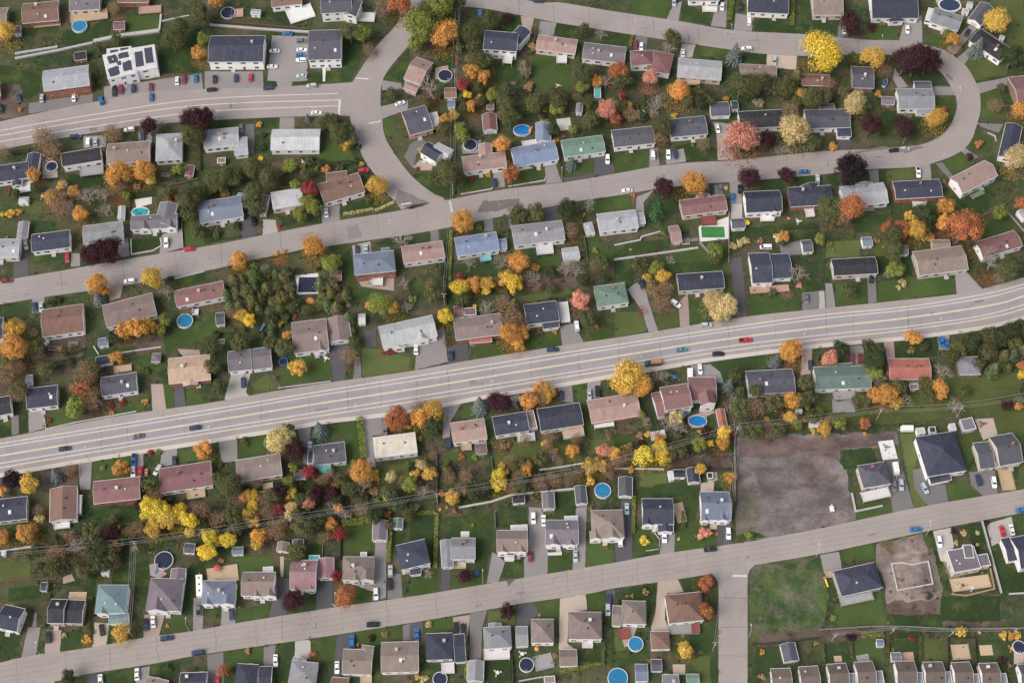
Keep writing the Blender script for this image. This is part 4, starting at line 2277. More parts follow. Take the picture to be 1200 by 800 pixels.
for pts, n in (([(0, 535), (240, 497), (480, 459), (720, 420), (960, 385), (1060, 375), (1200, 350)], 26), ([(0, 790), (240, 752), (480, 715), (720, 674), (960, 634), (1200, 588)], 20), ([(0, 342), (240, 303), (480, 259), (720, 217), (860, 200), (960, 192), (1078, 183)], 24), ([(560, 2), (720, 26), (860, 47), (1050, 57)], 12), ([(0, 160), (240, 123), (400, 117)], 8)):
    for i in range(n):                                # utility cuts and overlays in the pavement
        j = random.randrange(len(pts) - 1); t = rnd(); x = pts[j][0] + (pts[j + 1][0] - pts[j][0]) * t; y = pts[j][1] + (pts[j + 1][1] - pts[j][1]) * t + U(-8, 8)
        sl_ = (pts[j + 1][1] - pts[j][1]) / (pts[j + 1][0] - pts[j][0]); L, H_ = (U(3, 16), U(.8, 4)) if rnd() < .6 else (U(1, 3), U(3, 9)); c = U(.82, .97) if rnd() < .75 else U(.6, .8); zc['d'] += .0002
        sheet('asphalt_repair', [(x, y), (x + L, y + L * sl_), (x + L, y + L * sl_ + H_), (x, y + H_)], .1995 + .0005 * rnd(), 'driveway', tuple(q * c for q in ASPH), rough=.15)
strip('road_marking', Fx('-260 563 -40 528 0 520 240 481 350 463 480 442 600 423 720 404.5 840 386 960 369.5 1060 360 1150 345.5 1200 333 1260 313 1420 243'), 0.45, 0.203, WH)
strip('road_marking', Fx('-260 567 -40 532 0 524 240 485.5 350 467 480 447 600 428 720 408.5 840 390 960 374 1060 363.5 1150 350 1200 337 1260 318 1420 248'), 0.45, 0.203, WH)
strip('road_marking', Fx('-260 577 -40 541 0 534 240 494.5 360 475 480 456.5 600 437 720 418 840 399 960 384 1060 373 1160 358 1200 347 1260 328 1420 258'), 0.55, 0.203, YE)
strip('road_marking', Fx('-260 588 -40 551 0 543 240 504 480 466 720 428 840 408 960 393 1060 383 1150 370 1200 357 1260 337 1420 267'), 0.45, 0.203, WH)
strip('road_marking', Fx('-260 593 -40 556 0 548 240 508.5 480 471 720 432.5 840 413 960 398 1060 387 1150 374 1200 362 1260 342 1420 272'), 0.45, 0.203, WH)
strip('road_marking', Fx('-40 163 0 153.5 120 133 240 116.4 396 110'), 0.4, 0.203, WH)
strip('road_marking', Fx('-40 168 0 159.5 120 139 240 123.4 398 117.6'), 0.4, 0.203, YE)
strip('road_marking', Fx('-40 174 0 166.5 106 149 220 133 300 128 396 124.5'), 0.4, 0.203, WH)
strip('road_marking', Fx('398.2 117 397.2 136'), 0.9, 0.204, WH, n=1)
strip('road_marking', Fx('858.5 674.5 875 674.5'), 0.8, 0.204, WH, n=1)
strip('road_marking', Fx('417 92.2 432 93'), 0.7, 0.204, WH, n=1)
strip('road_marking', Fx('432 145 446 142.5'), 0.7, 0.204, WH, n=1)
strip('road_marking', Fx('527 236 530 249'), 0.7, 0.204, WH, n=1)
strip('road_marking', Fx('470 240 482 238'), 0.7, 0.204, WH, n=1)
def sidewalk(pts, w, h, color):
    P = smooth([at(x, y, 0) for x, y in pts], 6); mb = MB(); Ls, Rs = [], []
    for i, p in enumerate(P):
        t = (P[min(i + 1, len(P) - 1)] - P[max(i - 1, 0)]).normalized(); nn = Vector((-t.y, t.x, 0)) * w / 2
        Ls.append(p + nn); Rs.append(p - nn)
    for i in range(len(P) - 1):
        a, b, c, d = Rs[i], Rs[i + 1], Ls[i + 1], Ls[i]
        mb.hexa([(q.x, q.y, 0) for q in (a, b, c, d)], [(q.x, q.y, h) for q in (a, b, c, d)])
    tag(link('sidewalk', mb.mesh('sidewalk', ['driveway']), color=color), kind='structure')
sidewalk(Fx('-260 606 -60 569 0 557 110 538 230 519.5 348 500.5 388 493.5 480 482.5 564 466 644 453.5 720 440.5 780 430.5 840 420.5 960 405.5 1060 396.5 1150 384.5 1200 372.5 1260 354'), 1.8, 0.31, (0.50, 0.455, 0.42))
# transverse pavement joints: thin dark sealed cracks across the streets
random.seed(3)
def joint(a, b):
    P = [Vector((a[0], a[1], 0)).lerp(Vector((b[0], b[1], 0)), t / 5) for t in range(6)]
    pts = [(p.x + (U(-.8, .8) if 0 < i < 5 else 0), p.y) for i, p in enumerate(P)]
    strip('road_crack', pts, U(0.10, 0.2), 0.2005, (0.14, 0.13, 0.135), 'driveway', 2)
for x in range(20, 1190, 47):
    xx = x + U(-14, 14); y0 = 514 - 0.163 * xx if xx < 900 else 367 - (xx - 900) * 0.09
    if xx < 1080: joint((xx, y0 + 4), (xx + 2 + U(-1, 1), y0 + 36))
for x in range(30, 830, 52):
    xx = x + U(-14, 14); y0 = 777 - 0.163 * xx; joint((xx, y0 - 1), (xx + 2, y0 + 27))
for x in range(20, 700, 60):
    xx = x + U(-14, 14); y0 = 330 - 0.178 * xx; joint((xx, y0), (xx + 2, y0 + 24))
for x in range(570, 1060, 40):
    xx = x + U(-9, 9); y0 = 0.155 * (xx - 630) + 1 if xx < 800 else 26 + 0.09 * (xx - 800); joint((xx, y0 + 1), (xx + 1, y0 + 22))
for y in (700, 735, 768): joint((843, y), (875, y + U(-1, 1)))

# ---------------------------------------------------------------- colours and words
ROOF = {'k': ((.036, .036, .044), 'black'), 'n': ((.044, .049, .074), 'navy'), 'm': ((.088, .088, .108), 'dark grey'), 'v': ((.158, .142, .160), 'mauve-grey'),
        'g': ((.225, .228, .245), 'grey'), 'l': ((.34, .35, .37), 'pale grey'), 'w': ((.46, .465, .48), 'white'), 'u': ((.15, .175, .23), 'blue-grey'),
        'U': ((.185, .225, .33), 'blue'), 't': ((.135, .205, .165), 'green'), 'e': ((.105, .145, .135), 'dark green'), 'E': ((.17, .255, .275), 'teal'),
        'b': ((.185, .112, .09), 'brown'), 'p': ((.212, .168, .150), 'taupe'), 'P': ((.31, .212, .192), 'pink-brown'), 'r': ((.195, .105, .105), 'maroon'),
        'R': ((.26, .155, .175), 'rose'), 'o': ((.31, .125, .095), 'orange-red'), 'T': ((.40, .285, .21), 'tan'), 'y': ((.60, .55, .46), 'cream'),
        'z': ((.10, .36, .36), 'turquoise'), 'F': ((.50, .50, .50), 'white'), 'c': ((.42, .15, .10), 'terracotta')}
WALL = {'w': ((.84, .83, .82), 'white'), 'c': ((.58, .52, .44), 'cream'), 'r': ((.33, .13, .085), 'brick'), 'b': ((.25, .17, .13), 'brown'),
        'g': ((.38, .38, .39), 'grey'), 'p': ((.50, .36, .31), 'pinkish'), 'o': ((.55, .32, .22), 'orange brick'), 'z': ((.2, .5, .48), 'turquoise')}
ROOF['c'] = ((.34, .12, .075), 'terracotta')
DECKC = {'white': (.62, .61, .60), 'tan': (.46, .35, .24), 'pink': (.42, .27, .22), 'maroon': (.22, .07, .06), 'grey': (.30, .29, .29), 'brown': (.14, .09, .06),
         'green': (.17, .2, .13), 'z': (.2, .45, .48)}
def jit(c, a=0.1):
    j = U(1 - a, 1 + a); return tuple(max(0, x * j * U(1 - a * .3, 1 + a * .3)) for x in c)
EAVE = {1: 3.7, 1.2: 3.6, 1.5: 4.6, 2: 6.2, 2.1: 6.0, 2.2: 6.8}
ROWS = {'A': 'along the top left edge', 'B': 'above the short avenue', 'C': 'below the short avenue', 'D': 'above the loop street',
        'G': 'above the loop street', 'H': 'below the loop street', 'E': 'along the top right edge', 'F': 'below the upper loop street', 'Q': "outside the loop street's bend",
        'I': 'above the main avenue', 'J': 'below the main avenue', 'K': 'above the lower street', 'L': 'below the lower street',
        'M': 'along the bottom right edge', 'N': 'on the bottom edge'}
FRONT_UP = {'F', 'H', 'J', 'L', 'N', 'C', 'A'}
ROWKEY = {'D': 'DG', 'G': 'DG'}
ORD = ['first', 'second', 'third', 'fourth', 'fifth', 'sixth', 'seventh', 'eighth', 'ninth', 'tenth', 'eleventh', 'twelfth', 'thirteenth', 'fourteenth',
       'fifteenth', 'sixteenth', 'seventeenth', 'eighteenth', 'nineteenth', 'twentieth', 'twenty-first', 'twenty-second', 'twenty-third', 'twenty-fourth',
       'twenty-fifth', 'twenty-sixth', 'twenty-seventh', 'twenty-eighth', 'twenty-ninth', 'thirtieth']

# ---------------------------------------------------------------- house building
def quad(vals, ox, oy, h):
    p = PX(vals, ox, oy); a, b, c = (at(x, y, h) for x, y in p)
    ex = (b - a); ex.z = 0; w = ex.length; ex.normalize(); ey = Vector((-ex.y, ex.x, 0))
    d = abs((c - b).dot(ey)); ang = math.atan2(ex.y, ex.x)
    cen = a + ex * (w / 2) - ey * (d / 2); px = (p[0][0] + p[2][0]) / 2, (p[0][1] + p[2][1]) / 2
    return Vector((cen.x, cen.y, 0)), ang, w, d, px
WIN = {}
def window_mesh(w, h):
    k = (round(w, 1), round(h, 1))
    if k not in WIN:
        mb = MB(); w, h = k
        mb.box(-w / 2, -0.02, -h / 2, w / 2, 0.05, h / 2, 0)
        mb.box(-w / 2 + .1, 0.05, -h / 2 + .1, -0.04, 0.065, h / 2 - .1, 1); mb.box(0.04, 0.05, -h / 2 + .1, w / 2 - .1, 0.065, h / 2 - .1, 1)
        WIN[k] = mb.mesh('window', ['trim_white', 'glass'])
    return WIN[k]
def door_mesh():
    if 'door' not in WIN:
        mb = MB(); mb.box(-.55, -.02, 0, .55, .05, 2.15, 0); mb.box(-.43, .05, .05, .43, .07, 2.05, 1)
        WIN['door'] = mb.mesh('door', ['trim_white', 'plain'])
    return WIN['door']
def garage_mesh():
    if 'gar' not in WIN:
        mb = MB(); mb.box(-1.35, -.02, 0, 1.35, .05, 2.3, 0)
        for i in range(4): mb.box(-1.25, .05, .06 + i * .55, 1.25, .07, .54 + i * .55, 1)
        WIN['gar'] = mb.mesh('garage_door', ['trim_white', 'plain'])
    return WIN['gar']
def vent_mesh():
    if 'vent' not in WIN:
        mb = MB(); mb.hexa([(-.28, -.28, -.3), (.28, -.28, -.3), (.28, .28, -.3), (-.28, .28, -.3)], [(-.2, -.2, .3), (.2, -.2, .3), (.2, .2, .3), (-.2, .2, .3)])
        mb.box(-.32, -.32, .3, .32, .32, .38); WIN['vent'] = mb.mesh('roof_vent', ['plain'])
    return WIN['vent']
def chimney_mesh():
    if 'chim' not in WIN:
        mb = MB(); mb.box(-.45, -.4, -1.0, .45, .4, 1.0); mb.box(-.55, -.5, 1.0, .55, .5, 1.15); mb.box(-.2, -.2, 1.15, .2, .2, 1.4)
        WIN['chim'] = mb.mesh('chimney', ['stone'])
    return WIN['chim']
def roof_mesh(w, d, eave, typ, pitch):
    """closed roof solid in local coordinates centred on the quad; returns MB, height function"""
    mb = MB(); hw, hd, t = w / 2, d / 2, 0.22; z0 = eave - t; tp = math.tan(pitch)
    if typ == 'f':
        mb.box(-hw, -hd, z0, hw, hd, eave + .12, [1, 1, 1, 1, 1, 1])
        mb.box(-hw + .3, -hd + .3, eave + .12, hw - .3, hd - .3, eave + .16, 0)
        return mb, lambda x, y: eave + .16
    if typ == 'G':      # ridge along depth: build rotated
        m2, hf = roof_mesh(d, w, eave, 'g', pitch)
        m2.v = [(-y, x, z) for x, y, z in m2.v]
        return m2, lambda x, y: hf(y, -x)
    if typ == 'g':
        rz = eave + hd * tp
        A = [(-hw, -hd, z0), (hw, -hd, z0), (hw, hd, z0), (-hw, hd, z0)]
        B = [(-hw, -hd, eave), (hw, -hd, eave), (hw, hd, eave), (-hw, hd, eave)]
        r0, r1 = (-hw, 0, rz), (hw, 0, rz)
        vs = A + B + [r0, r1]
        mb.solid(vs, [(3, 2, 1, 0), (0, 1, 5, 4), (2, 3, 7, 6), (4, 5, 9, 8), (6, 7, 8, 9), (1, 2, 6, 9, 5), (3, 0, 4, 8, 7)], [1, 1, 1, 0, 0, 2, 2])
        # rake boards and gutters
        sl = math.hypot(hd, hd * tp)
        for sx in (-1, 1):
            for sy in (-1, 1):
                x0, x1 = (sx * hw, sx * (hw + .09)); lo = (-sy * 0, 0)
                p = [(x0, sy * (hd + .1), eave - .3), (x1, sy * (hd + .1), eave - .3), (x1, 0, rz - .28), (x0, 0, rz - .28)]
                q = [(x0, sy * (hd + .1), eave + .02), (x1, sy * (hd + .1), eave + .02), (x1, 0, rz + .07), (x0, 0, rz + .07)]
                mb.hexa(p, q, 1)
        for sy in (-1, 1):
            y0, y1 = sorted((sy * (hd + .002), sy * (hd + .16))); mb.box(-hw, y0, eave - .2, hw, y1, eave - .02, 1)
        return mb, lambda x, y: eave + (hd - abs(y)) * tp
    # hip
    if w >= d:
        k = hw - hd; r0, r1 = (-k, 0, eave + hd * tp), (k, 0, eave + hd * tp)
        fs = [(3, 2, 1, 0), (0, 1, 5, 4), (1, 2, 6, 5), (2, 3, 7, 6), (3, 0, 4, 7), (4, 5, 9, 8), (6, 7, 8, 9), (5, 6, 9), (7, 4, 8)]
    else:
        k = hd - hw; r0, r1 = (0, -k, eave + hw * tp), (0, k, eave + hw * tp)
        fs = [(3, 2, 1, 0), (0, 1, 5, 4), (1, 2, 6, 5), (2, 3, 7, 6), (3, 0, 4, 7), (4, 5, 8), (5, 6, 9, 8), (6, 7, 9), (7, 4, 8, 9)]
    vs = [(-hw, -hd, z0), (hw, -hd, z0), (hw, hd, z0), (-hw, hd, z0), (-hw, -hd, eave), (hw, -hd, eave), (hw, hd, eave), (-hw, hd, eave), r0, r1]
    mb.solid(vs, fs, [1, 1, 1, 1, 1, 0, 0, 0, 0])
    for sy in (-1, 1):
        y0, y1 = sorted((sy * (hd + .002), sy * (hd + .14))); mb.box(-hw, y0, eave - .2, hw, y1, eave - .02, 1)
    return mb, lambda x, y: eave + min(hd - abs(y), hw - abs(x)) * tp
def xform(mb, ang, off):
    ca, sa = math.cos(ang), math.sin(ang)
    mb.v = [(x * ca - y * sa + off[0], x * sa + y * ca + off[1], z) for x, y, z in mb.v]
class House: pass
houses = []; sheds = []
def to_local(h, p):
    d = p - h.c; ca, sa = math.cos(-h.ang), math.sin(-h.ang)
    return (d.x * ca - d.y * sa, d.x * sa + d.y * ca)
def put_volume(root, name_w, name_r, w, d, eave, typ, pitch, rcol, wcol, ang=0.0, off=(0, 0), base=-0.3, inset=0.26):
    """one wall box with its roof as children of root; returns roof object, height function"""
    if typ == 'f': inset = 0.12
    wb = MB(); hw, hd = max(.4, w / 2 - inset), max(.4, d / 2 - inset)
    wb.box(-hw, -hd, base, hw, hd, eave - .23); xform(wb, ang, off)
    wo = link(name_w, wb.mesh(name_w, ['siding']), root, wcol)
    rb, hf = roof_mesh(w, d, eave, typ, pitch); xform(rb, ang, off)
    wm = wall_copy(wcol)
    ro = link(name_r, rb.mesh(name_r, ['shingles', 'trim_white', wm]), root, rcol)
    return wo, ro, hf, hw, hd
WM = {}
def wall_copy(c):
    k = tuple(round(x, 2) for x in c)
    if k not in WM:
        nm = 'gable_siding'; m = paint(nm + str(len(WM)), 0.7, 0.06, 0.8, (*k, 1)); WM[k] = m
    return WM[k]
def windows(root, hw, hd, eave, st, ang=0.0, off=(0, 0), front_up=False, garage=False, sides=True, few=False):
    ca, sa = math.cos(ang), math.sin(ang)
    def put(nm, me, x, y, z, rz, c=None):
        o = link(nm, me, root, c, (x * ca - y * sa + off[0], x * sa + y * ca + off[1], z), ang + rz); return o
    rows = [2.05] if st < 2 else [1.6, eave - 1.3]
    if st == 2.2: rows = [1.5, eave - 1.6]
    for face in (0, 1):                                  # 0: camera side (-y), 1: far side
        isfront = (face == 1) == front_up
        y = (-hd - .03) if face == 0 else (hd + .03); rz = math.pi if face == 0 else 0
        n = max(1, min(4 if face == 0 else 2, int(hw * 2 / 3.4)))
        if few: n = 1
        xs = [(-hw + (i + .5) * 2 * hw / n) + U(-.3, .3) for i in range(n)]
        di = n // 2 if (isfront and n > 1) else -1
        for z in rows:
            for i, x in enumerate(xs):
                if i == di and z == rows[0]:
                    put('door', door_mesh(), x, y, .2, rz, jit(random.choice([(.3, .05, .04), (.6, .6, .6), (.12, .06, .03), (.05, .08, .15)])))
                else:
                    put('window', window_mesh(random.choice([1.4, 1.8, 2.2]), random.choice([1.1, 1.3])), x, y, z, rz)
    if sides:
        for sx in (-1, 1):
            for z in rows[-1:]:
                put('window', window_mesh(1.2, 1.0), sx * (hw + .03), U(-hd * .5, hd * .5), z, -math.pi / 2 if sx > 0 else math.pi / 2)
random.seed(11)
for k, a, ox, oy in recs:
    if k == 'H':
        h = House(); h.row, rc, wc, st, typ = a[0], a[1], a[2], float(a[3]), a[4]
        eave = EAVE[st]; h.eave, h.st, h.typ, h.rc, h.wc = eave, st, typ, rc, wc
        h.c, h.ang, h.w, h.d, h.px = quad(a[5:11], ox, oy, eave)
        h.pitch = R(19 if st in (1, 2, 2.1) else 29)
        h.white_side = False
        kind = 'apartment_block' if h.row == 'B' and st > 2 else 'house'
        h.obj = empty(kind, h.c, h.ang); h.kind = kind; h.extras = []
        h.rcol = jit(ROOF[rc][0], .1); h.wcol = jit(WALL[wc][0], .06)
        if h.row == 'M': h.rcol = tuple(q * .62 for q in h.rcol)
        rcol = h.rcol
        h.wall, h.roof, h.hf, hw, hd = put_volume(h.obj, 'wall', 'roof', h.w, h.d, eave, typ, h.pitch, rcol, h.wcol)
        windows(h.obj, hw, hd, eave, st, front_up=h.row in FRONT_UP)
        if rc == 'F':
            mm = MB()
            for cx_, cy_, sx_, sy_ in ((-.24, -.25, .20, .19), (.22, -.17, .17, .22), (-.20, .24, .17, .17), (.18, .30, .19, .12), (-.02, .02, .07, .09)):
                q_ = [((cx_ + sx_ * a_ * U(.82, 1.05)) * h.w, (cy_ + sy_ * b_ * U(.82, 1.05)) * h.d) for a_, b_ in ((-1, -.7), (-.7, -1), (.2, -.95), (.8, -1), (1, -.6), (.95, .2), (1, .8), (.6, 1), (-.3, .92), (-.8, 1), (-1, .5), (-.9, 0))]
                mm.solid([(a_, b_, eave + .15) for a_, b_ in q_] + [(a_, b_, eave + .2) for a_, b_ in q_], [tuple(range(12, 24))] + [(k_, (k_ + 1) % 12, 12 + (k_ + 1) % 12, 12 + k_) for k_ in range(12)])
            link('roof_membrane', mm.mesh('roof_membrane', ['plain']), h.roof, (.055, .055, .08))
        for i in range(2 if h.w > 9 else 1):
            x, y = U(-h.w * .32, h.w * .32), U(-h.d * .25, h.d * .3)
            link('roof_vent', vent_mesh(), h.roof, random.choice([(.05, .05, .05), (.06, .06, .06), (.5, .5, .5)]), (x, y, h.hf(x, y) + .05))
        if rnd() < .42 and typ != 'f':
            x, y = U(-h.w * .35, h.w * .35), U(-h.d * .1, h.d * .3)
            link('chimney', chimney_mesh(), h.roof, random.choice([(.62, .60, .58), (.3, .14, .1), (.5, .42, .36)]), (x, y, h.hf(x, y) + .3))
        if rnd() < .3 and typ != 'f' and h.w > 10:
            x, y = U(-h.w * .35, h.w * .35), U(-h.d * .3, -h.d * .12); sk = MB(); tp = math.tan(h.pitch)
            z = h.hf(x, y); s = 0.55
            sk.hexa([(x - s, y - .7, z - .7 * tp - .02), (x + s, y - .7, z - .7 * tp - .02), (x + s, y + .7, z + .7 * tp - .02), (x - s, y + .7, z + .7 * tp - .02)],
                    [(x - s, y - .7, z - .7 * tp + .14), (x + s, y - .7, z - .7 * tp + .14), (x + s, y + .7, z + .7 * tp + .14), (x - s, y + .7, z + .7 * tp + .14)])
            if typ == 'g': link('skylight', sk.mesh('skylight', ['trim_white']), h.roof)
        houses.append(h)
    elif k == 'W':
        h = houses[-1]; rc, typ, ev = a[0], a[1], float(a[2])
        ev -= 0.07 * (1 + len(h.extras))                 # no two eaves on one plane
        c, ang, w, d, px = quad(a[3:9], ox, oy, ev)
        lx, ly = to_local(h, c); da = ang - h.ang
        big = w * d > 30; nm = 'wing' if big else 'porch'
        rcol = h.rcol if rc == h.rc else jit(ROOF[rc][0], .08)
        e = link(nm, None, h.obj) if False else None
        wo, ro, hf, hw, hd = put_volume(h.obj, nm, 'wing_roof' if big else 'porch_roof', w, d, ev, typ, R(20), rcol, h.wcol, da, (lx, ly), inset=.33)
        windows(h.obj, hw, hd, ev, 1 if ev < 5 else 2, da, (lx, ly), sides=False, few=True)
        if rc == 'F':
            mm = MB(); mm.box(-w * .36, -d * .34, ev + .15, -w * .03, d * .30, ev + .2); mm.box(w * .05, -d * .26, ev + .15, w * .38, d * .4, ev + .21); xform(mm, da, (lx, ly))
            link('roof_membrane', mm.mesh('roof_membrane', ['plain']), ro, (.055, .055, .08))
        h.extras.append('wing')
    elif k == 'X':
        h = houses[-1]; v = fnum(a); p = at(ox + v[0] / 5, oy + v[1] / 5, h.eave); lx, ly = to_local(h, p)
        w = v[2] / 5 / scale_at(*h.px); rh = w / 2 * math.tan(R(34)); dep = min(h.d * .48, rh / math.tan(h.pitch) + .2)
        y0 = -h.d / 2 - .35; hw = w / 2; ev = h.eave + .05; mb = MB()
        vs = [(lx - hw, y0, ev - .25), (lx + hw, y0, ev - .25), (lx + hw, y0 + dep + .3, ev - .1), (lx - hw, y0 + dep + .3, ev - .1),
              (lx - hw, y0, ev), (lx + hw, y0, ev), (lx + hw * .0 + .01, y0 + dep + .4, ev + rh), (lx, y0, ev + rh)]
        mb.solid(vs, [(3, 2, 1, 0), (0, 1, 5, 7, 4), (4, 7, 6, 3), (0, 4, 3), (5, 1, 2), (7, 5, 2, 6)], [1, 2, 0, 1, 1, 0])
        o = link('front_gable', mb.mesh('front_gable', ['shingles', 'trim_white', wall_copy(h.wcol)]), h.roof, h.rcol)
        wb = MB(); wb.box(lx - hw + .25, y0 + .12, -.3, lx + hw - .25, -h.d / 2 + .6, ev - .27)
        g = link('bay', wb.mesh('bay', ['siding']), h.obj, h.wcol)
        link('window', window_mesh(1.6, 1.3), g, None, (lx, y0 + .09, 1.9), math.pi)
# entrance steps on the street side
for h in houses:
    up = h.row in FRONT_UP; y = h.d / 2 - .25; x = U(-.2, .2) * h.w; sb_ = MB()
    for i in range(3):
        y0, y1 = y + .02, y + 1.6 - i * .4
        if not up: y0, y1 = -y1, -y0
        sb_.box(x - .9, y0, -.1, x + .9, y1, .3 + i * .18)
    link('steps', sb_.mesh('steps', ['stone']), h.obj, jit((.45, .42, .40)))
# small outbuildings
random.seed(12)
for k, a, ox, oy in recs:
    if k != 'S': continue
    s = House(); s.rc, s.wc, s.typ = a[0], a[1], a[2]; ev = 2.3
    s.c, s.ang, s.w, s.d, s.px = quad(a[3:9], ox, oy, ev)
    s.w, s.d = max(1.5, s.w), max(1.5, s.d)
    s.big = s.w * s.d > 26
    s.obj = empty('detached_garage' if s.big else 'garden_shed', s.c, s.ang)
    s.rcol, s.wcol = jit(ROOF[s.rc][0]), jit(WALL[s.wc][0])
    if s.big: ev = 2.6
    wo, s.roof, hf, hw, hd = put_volume(s.obj, 'wall', 'roof', s.w, s.d, ev, s.typ, R(24), s.rcol, s.wcol, inset=.15, base=-.2)
    if s.big: link('garage_door', garage_mesh(), s.obj, (.55, .54, .53), (0, -hd - .03, .05), math.pi)
    else: link('door', door_mesh(), s.obj, jit((.4, .38, .36)), (0, -hd - .03, 0), math.pi, (.9, 1, .92))
    if s.big: link('window', window_mesh(1.2, 1.0), s.obj, None, (hw + .03, 0, 1.5), -math.pi / 2)
    sheds.append(s)
def near_house(p, n=1):
    return min(houses, key=lambda h: (h.c - p).length - 0.25 * h.w)
# decks
random.seed(13)
for k, a, ox, oy in recs:
    if k != 'D': continue
    ht = float(a[1]); c, ang, w, d, px = quad(a[2:8], ox, oy, ht); h = near_house(c)
    lx, ly = to_local(h, c); da = ang - h.ang; mb = MB(); dc = DECKC[a[0]]
    hw, hd = w / 2, d / 2; nb = max(4, int(d / .45))
    for i in range(nb):
        y0 = -hd + i * d / nb; mb.box(-hw, y0, ht - .1, hw, y0 + d / nb - .03, ht + .012 * (i % 2))
    if ht > .5:
        for x in (-hw + .1, hw - .1):
            for y in (-hd + .1, hd - .1): mb.box(x - .08, y - .08, 0, x + .08, y + .08, ht - .1)
    xform(mb, da, (lx, ly)); dk = link('deck', mb.mesh('deck', ['woodwork']), h.obj, jit(dc, .12))
    if a[0] not in h.extras: h.extras.append(a[0] + ' deck')
    if ht > .55:
        rb = MB(); t = ht + .95
        def rail(x0, y0, x1, y1):
            L = math.hypot(x1 - x0, y1 - y0); n = max(2, int(L / .5))
            rb.bar((x0, y0, t), (x1, y1, t), .06, .06, 4); rb.bar((x0, y0, ht + .15), (x1, y1, ht + .15), .04, .04, 4)
            for i in range(n + 1):
                f = i / n; rb.bar((x0 + (x1 - x0) * f, y0 + (y1 - y0) * f, ht), (x0 + (x1 - x0) * f, y0 + (y1 - y0) * f, t), .03, .03, 4)
        rail(-hw, -hd, hw, -hd); rail(-hw, -hd, -hw, hd); rail(hw, -hd, hw, hd)
        xform(rb, da, (lx, ly)); link('railing', rb.mesh('railing', ['woodwork']), dk, (.62, .61, .6) if a[0] == 'white' else jit(dc))
    if ht > .35 and w > 2.5 and rnd() < .75:             # patio set standing on the deck
        pass

# ---------------------------------------------------------------- labels for houses
byrow = {}
for h in houses: byrow.setdefault(ROWKEY.get(h.row, h.row), []).append(h)
TYPW = {'g': 'gabled', 'G': 'gabled', 'h': 'hip-roofed', 'f': 'flat-roofed'}
for rk, L in byrow.items():
    L.sort(key=lambda h: h.px[0])
    for i, h in enumerate(L):
        h.i = i; h.word = ROOF[h.rc][1]; h.phr = ROWS[h.row]
        h.lw = ROOF[L[i - 1].rc][1] if i else 'edge'; h.rw = ROOF[L[i + 1].rc][1] if i + 1 < len(L) else 'edge'
for rk, L in byrow.items():
    for h in L:
        same = [g for g in L if g.word == h.word]; trip = [g for g in L if (g.word, g.lw, g.rw) == (h.word, h.lw, h.rw)]
        noun = 'apartment block' if h.kind == 'apartment_block' else 'house'
        wl = WALL[h.wc][1]; ordn = 'leftmost' if h.i == 0 else ('rightmost' if h.i == len(L) - 1 else ORD[h.i])
        if len(same) == 1:
            h.ref = 'the %s-roofed %s %s' % (h.word, noun, h.phr)
            h.label = '%s-roofed %s %s with %s walls, the only such roof %s' % (h.word, TYPW[h.typ].replace('-roofed', 'ped').replace('hipped', 'hipped'), noun, wl, h.phr)
        else:
            h.ref = 'the %s %s%s %s' % (ordn, noun, '' if ordn in ('leftmost', 'rightmost') else ' from left', h.phr)
            if len(trip) == 1 and 'edge' not in (h.lw, h.rw) and h.lw != h.rw:
                h.label = '%s-roofed %s %s, between %s-roofed and %s-roofed ones' % (h.word, noun, h.phr, h.lw, h.rw)
            else:
                nth = ordn if ordn in ('leftmost', 'rightmost') else ordn + ' from the left'
                h.label = '%s-roofed %s with %s walls, %s %s' % (h.word, noun, wl, nth, h.phr)
        tag(h.obj, h.label, noun, 'apartment blocks by the short avenue' if noun != 'house' else 'houses of the neighbourhood')
def side_of(h, px, py):
    dx, dy = px - h.px[0], py - h.px[1]; sw = h.w * 2.9 / 2; sd = h.d * 2.4 / 2 + 2
    if abs(dx) > sw and abs(dx) - sw > (abs(dy) - sd) * .8: return 'left of' if dx < 0 else 'right of'
    up = dy < 0
    return 'above' if up else 'below'
pending = []       # (object, adjective-noun, category, group, px, py)
def later(o, noun, cat, group, px, py, cond=None):
    h = min(houses, key=lambda h: abs(h.px[0] - px) / 1.0 + abs(h.px[1] - py) * 1.0 - 0.6 * h.w)
    rel = cond or side_of(h, px, py)
    pending.append([o, noun, cat, group, px, py, rel, h])
def flush():
    seen = {}
    for p in pending: seen.setdefault((p[1], p[6], p[7].ref), []).append(p)
    for (noun, rel, ref), L in seen.items():
        if len(L) == 1:
            tag(L[0][0], '%s %s %s' % (noun, rel, ref), L[0][2], L[0][3]); continue
        xs = [p[4] for p in L]; ys = [p[5] for p in L]
        horiz = max(xs) - min(xs) >= max(ys) - min(ys)
        L.sort(key=lambda p: p[4] if horiz else p[5]); n = len(L)
        first, last = ('leftmost', 'rightmost') if horiz else ('topmost', 'lowest')
        for i, p in enumerate(L):
            if n == 2: w = first[:-4] if horiz else ('upper', 'lower')[0]
            w = first if i == 0 else last if i == n - 1 else ('middle' if n == 3 else ORD[i] + ('-from-left' if horiz else '-from-top'))
            if n == 2: w = (('left', 'right') if horiz else ('upper', 'lower'))[i]
            tag(p[0], '%s %s %s %s' % (w, noun, rel, ref), p[2], p[3])
for s in sheds:
    nm = ROOF[s.rc][1].replace('white flat', 'white')
    later(s.obj, ('%s-roofed garage' if s.big else '%s-roofed shed') % nm, 'garage' if s.big else 'shed', 'detached garages beside houses' if s.big else 'garden sheds in back yards', *s.px)

